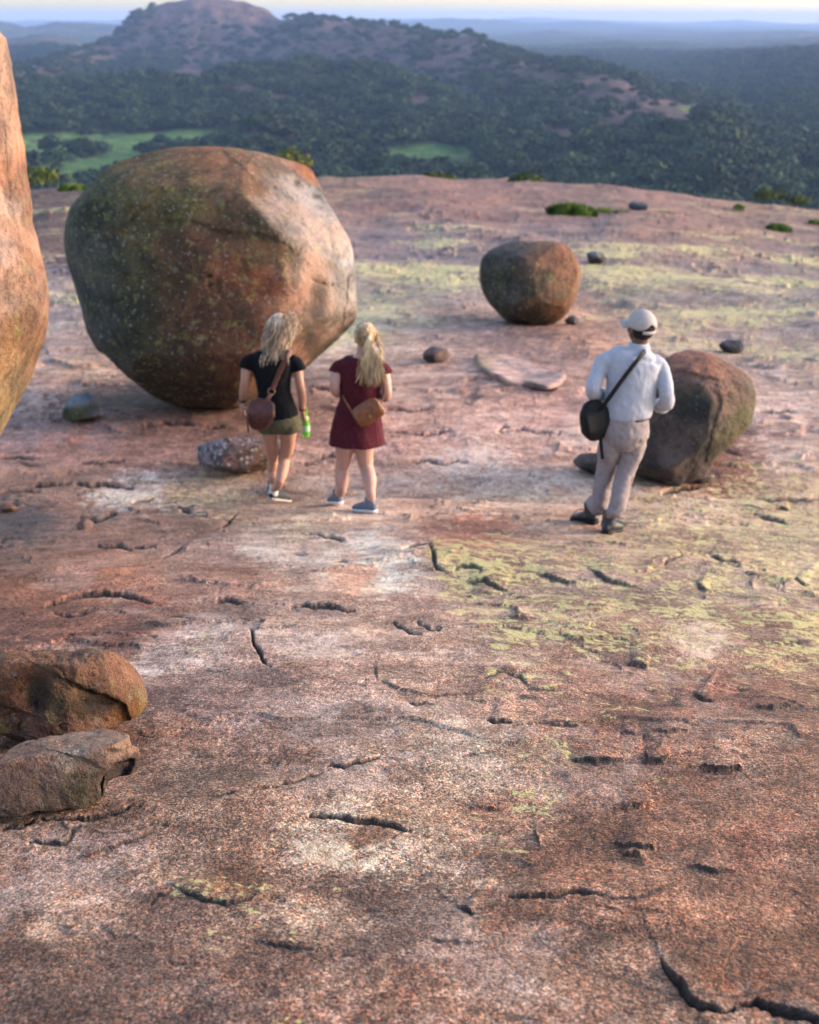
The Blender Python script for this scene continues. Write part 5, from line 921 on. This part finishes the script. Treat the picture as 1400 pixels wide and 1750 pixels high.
for i in range(330):
    L = rg.uniform(.20, .40); sp = rg.normal() * .045 + (.05 if i % 4 == 0 else 0); wv = rg.uniform(0, 6.28); pts = [tie + Vector((rn(.008), 0, rn(.008)))]
    for k in range(1, 8):
        t = k / 7; q = tie + Vector((.012 * t + sp * t ** 1.3 + .010 * math.sin(t * 7 + wv), -.045 * math.sin(min(1, t * 2) * 1.57) - .01 + .008 * math.cos(t * 9 + wv), .01 - L * t ** 1.05)); 
        if q.z < p2(617, 616).z: q.y = min(q.y, Y2 - .130 - .02 * rg.random())
        pts.append(q)
    hair_lock(b, pts, rg.uniform(.0028, .0055), .001)
for i in range(40):
    st = Vector(hc) + Vector((.080, -.02 + rn(.02), .0 + rn(.025))); L = rg.uniform(.08, .24); hair_lock(b, [st, st + Vector((.02, 0, -L * .3)), st + Vector((.035, -.01, -L * .6)), st + Vector((.055 + rn(.01), -.03, -L))], .0035, .001)
b.raw('hair', M_hair2, w2)
b = Build(); b.ball(tie, (.018, .012, .018)); b.raw('hair_tie', M_hair2, w2)
bc = p2(629, 703, -.20); bag2 = empty('crossbody_bag', bc - Vector((0, 0, .1)), 'small tan leather crossbody bag tilted on the back of the woman in the red dress', 'bag')
dx = Vector((.86, 0, .50)); dz_ = Vector((-.50, 0, .86)); b = Build(); b.loft([bc - dz_ * .070, bc - dz_ * .03, bc + dz_ * .03, bc + dz_ * .065], [(.112, .026), (.118, .034), (.112, .032), (.098, .018)], 20, side=dx, sq=4); b.skin('pouch', M_tan, bag2, .005, 3, .002, (14, 14, 14), 8)
b = Build(); b.loft([bc + dz_ * .068 + Vector((0, -.012, 0)), bc + dz_ * .03 + Vector((0, -.036, 0)), bc - dz_ * .035 + Vector((0, -.040, 0))], [(.100, .005), (.112, .005), (.100, .005)], 18, side=dx, sq=5); b.skin('flap', M_tan, bag2, .004, 2, dec=.5)
b = Build(); b.ball(bc - dz_ * .03 + Vector((0, -.045, 0)), (.008, .004, .008), None, 2); b.raw('clasp', M_brass, bag2)
strap_band('strap', [bc - dx * .112, p2(600, 702, -.165), p2(592, 688, -.13), p2(586, 676, -.07), p2(584, 668, .06)], .007, .003, M_tan, bag2)
strap_band('strap', [bc + dx * .108, p2(656, 676, -.14), p2(656, 655, -.14), p2(650, 634, -.142), p2(642, 618, -.11), p2(640, 612, -.02), p2(636, 618, .09)], .007, .003, M_tan, bag2)

# ---- man in white shirt
Y3 = 9.74; p3 = lambda x, y, dy=0.: P(x, y, Y3 + dy)
o3 = hit(1030, 905); m1 = empty('person', o3, 'man in a white shirt, stone-coloured trousers, black boots and a beige cap, seen from behind', 'person')
b = Build(); b.loft([p3(1066, 750), p3(1067, 732), p3(1070, 712), p3(1074, 690), p3(1078, 665), p3(1081, 640), p3(1083, 622), p3(1088, 607), p3(1091, 596)], [(.12, .09), (.155, .115), (.150, .11), (.140, .10), (.155, .11), (.170, .115), (.150, .09), (.08, .065), (.055, .055)], 20)
b.loft([p3(1091, 600), p3(1093, 588), p3(1095, 576)], [.058, .055, .057], 12); f3, R3 = head(b, p3(1096, 559, .0), math.radians(28), math.radians(8), 1.0)
b.loft([p3(1048, 622), p3(1034, 622), p3(1021, 638, -.03), p3(1013, 664, -.07), p3(1017, 674, .0), p3(1026, 674, .12), p3(1032, 672, .2)], [.045, .046, .042, .038, .037, .033, .026], 12); hand(b, p3(1031, 673, .2), (.6, .7, -.1), (.3, -.2, -.9), -1, .7, 1.05)
b.loft([p3(1112, 623), p3(1125, 624), p3(1136, 640, -.03), p3(1139, 672, -.07), p3(1139, 690, .0), p3(1128, 692, .13), p3(1117, 688, .22)], [.045, .046, .042, .038, .037, .033, .026], 12); hand(b, p3(1117, 688, .22), (-.7, .6, .1), (-.3, -.2, -.9), 1, .7, 1.05)
hL = foot_pts((1018, 898), (-.52, .85)); hR = foot_pts((1034, 913), (.50, .86))
aL = hL[0] + Vector((-.022, .04, .13)); aR = hR[0] + Vector((.022, .04, .13))
b.loft([p3(1047, 735), p3(1042, 760), p3(1038, 790, .06), p3(1032, 820, .08), p3(1026, 850, .08), aL], [.085, .075, .052, .054, .040, .036], 14); b.loft([p3(1086, 735), p3(1083, 762), p3(1076, 795, .02), p3(1068, 825, -.03), p3(1056, 858, -.08), aR], [.085, .075, .052, .054, .040, .036], 14)
b.skin('body', M_dskin, m1, .0072, 5, .0006, (8, 8, 8)); eyes(f3, m1, 1.04)
b = Build(); hc3 = f3(0, -.010, .006); b.ball(hc3, (.083, .099, .098), R3); b.skin('hair', M_dhair, m1, .006, 1, .002, (60, 60, 60), 9)
b = Build(); b.loft([p3(1072, 713), p3(1072, 708), p3(1074, 696), p3(1077, 676), p3(1080, 650), p3(1083, 628), p3(1085, 614), p3(1089, 604), p3(1091, 597), p3(1092, 588)], [(.150, .125), (.168, .138), (.176, .142), (.176, .140), (.182, .138), (.190, .134), (.193, .120), (.150, .096), (.078, .070), (.068, .066)], 26, cap=False)
b.loft([p3(1058, 617), p3(1041, 614), p3(1030, 623), p3(1021, 642, -.03), p3(1013, 662, -.07), p3(1015, 673, -.01), p3(1022, 674, .09)], [.058, .062, .058, .052, .050, .049, .045], 16, cap=False)
b.loft([p3(1106, 621), p3(1118, 620), p3(1129, 628), p3(1136, 646, -.03), p3(1139, 672, -.07), p3(1140, 688, -.02), p3(1132, 693, .09)], [.058, .062, .058, .052, .051, .051, .047], 16, cap=False)
b.skin('shirt', M_shirt, m1, .0075, 4, .0075, (6.5, 6.5, 5), 4)
for c0, c1 in ((p3(1020, 674, .07), p3(1027, 674, .135)), (p3(1134, 694, .07), p3(1126, 693, .13))):
    b = Build(); b.loft([c0, c1], [.055, .053], 16, cap=False); b.raw('cuff', M_shirt, m1)
b = Build(); b.loft([p3(1091, 597), p3(1092, 586)], [(.073, .070), (.069, .067)], 20, cap=False); b.raw('collar', M_shirt, m1)
b = Build(); b.loft([p3(1072, 704), p3(1069, 720), p3(1067, 738), p3(1065, 752), p3(1063, 766)], [(.152, .122), (.166, .136), (.176, .142), (.160, .132), (.09, .10)], 22, cap=False)
b.loft([p3(1048, 738), p3(1043, 762), p3(1037, 792, .06), p3(1031, 822, .08), p3(1026, 850, .08), p3(1023, 868, .1), aL + Vector((.0, 0, .04))], [.092, .086, .068, .062, .060, .058, .056], 16, cap=False); b.loft([p3(1086, 738), p3(1083, 764), p3(1073, 796, .01), p3(1064, 826, -.03), p3(1057, 856, -.08), p3(1051, 872, -.09), aR + Vector((.0, 0, .04))], [.092, .086, .070, .064, .060, .058, .056], 16, cap=False)
b.skin('trousers', M_pants, m1, .0075, 3, .008, (8, 8, 9), 6)
b = Build(); b.loft([p3(1072, 711), p3(1072, 715)], [(.159, .130)] * 2, 24, cap=False); b.raw('belt', M_boot, m1)
shoe(hL[0], hL[1], m1, M_boot, M_bagblack, ankle=.16, w=.052, collar=.048, lift=.01, laces='loose'); shoe(hR[0], hR[1], m1, M_boot, M_bagblack, ankle=.16, w=.052, collar=.048, laces='tied')
# cap: crown shell with rim opening at the back, strap, visor
def cap_obj():
    bm = bmesh.new(); c = Vector(f3(0, -.004, .020)); nr, ns = 12, 36; rows = []
    M = Matrix(R3.tolist()) if False else Matrix([list(r) for r in R3])
    for i in range(nr + 1):
        ph = i / nr * 1.72; row = []
        for j in range(ns):
            a = j / ns * 2 * math.pi; bb = -math.sin(a)       # 1 at the back
            phh = ph * (1.0 - (.26 * math.exp(-((a - 4.712) / .42) ** 2)) * (1 if i else 0))
            v = Vector((math.sin(phh) * math.cos(a) * .093, math.sin(phh) * math.sin(a) * .109, math.cos(phh) * .104 - .0)); row.append(bm.verts.new(c + M @ v))
        rows.append(row)
    for i in range(nr):
        for j in range(ns):
            try: bm.faces.new((rows[i][j], rows[i][(j + 1) % ns], rows[i + 1][(j + 1) % ns], rows[i + 1][j]))
            except Exception: pass
    bmesh.ops.remove_doubles(bm, verts=bm.verts, dist=1e-4); me = bpy.data.meshes.new('cap'); bm.to_mesh(me); bm.free(); o = link('cap', me, M_cap, m1); md = o.modifiers.new('t', 'SOLIDIFY'); md.thickness = .004
    b = Build(); pts = [c + M @ Vector((math.cos(a) * .095, math.sin(a) * .112, -.026)) for a in np.linspace(4.712 - .62, 4.712 + .62, 7)]; b.loft(pts, [(.011, .003)] * 7, 8, side=(0, 0, 1), sq=4, cap=False); b.raw('adjuster_strap', M_cap, o if False else m1)
    b = Build(); b.ball(c + M @ Vector((0, 0, .105)), (.007, .007, .005), None, 2); b.raw('cap_button', M_cap, m1)
    bm = bmesh.new(); g = []
    for i in range(6):
        row = []
        for j in range(15):
            a = math.pi / 2 + (j - 7) / 7 * 1.15; e = i / 5; ext = .075 * e * max(0, math.cos((j - 7) / 7 * 1.35)) ** .6
            row.append(bm.verts.new(c + M @ Vector((math.cos(a) * (.094 + ext * .35), math.sin(a) * .110 + ext, -.012 - .012 * e - .02 * abs((j - 7) / 7) ** 2 * 1.2 + .006))))
        g.append(row)
    for i in range(5):
        for j in range(14): bm.faces.new((g[i][j], g[i][j + 1], g[i + 1][j + 1], g[i + 1][j]))
    me = bpy.data.meshes.new('visor'); bm.to_mesh(me); bm.free(); o = link('visor', me, M_cap, m1); md = o.modifiers.new('t', 'SOLIDIFY'); md.thickness = .005
cap_obj()
bc = p3(1016, 717, -.06); bag3 = empty('messenger_bag', bc - Vector((0, 0, .14)), 'black nylon messenger bag at the left hip of the man in the white shirt', 'bag')
dx = Vector((.80, .45, .20)).normalized(); dz_ = Vector((-.22, .0, .97)); b = Build(); b.loft([bc - dz_ * .115 - dx * .0, bc - dz_ * .06, bc + dz_ * .04, bc + dz_ * .115], [(.085, .045), (.108, .065), (.100, .062), (.070, .035)], 20, side=dx, sq=3.6); b.skin('pouch', M_bagblack, bag3, .007, 3, .003, (9, 9, 9), 12)
b = Build(); fo = Vector((.3, -.6, 0)).normalized() * .06; b.loft([bc + dz_ * .118, bc + dz_ * .06 + fo, bc - dz_ * .05 + fo * 1.08], [(.078, .008), (.105, .008), (.104, .008)], 16, side=dx, sq=5); b.skin('flap', M_bagblack, bag3, .006, 2)
strap_band('strap', [p3(1024, 700, -.12), p3(1035, 688, -.155), p3(1052, 665, -.170), p3(1072, 638, -.165), p3(1090, 615, -.150), p3(1101, 602, -.095), p3(1104, 598, .0), p3(1100, 605, .10), p3(1075, 650, .16)], .0165, .0035, M_bagblack, bag3)
b = Build(); b.loft([bc - dz_ * .11 + dx * .02, bc - dz_ * .2 + dx * .015, bc - dz_ * .30 + dx * .005], [(.012, .004)] * 3, 8); b.raw('loose_strap_end', M_bagblack, bag3)
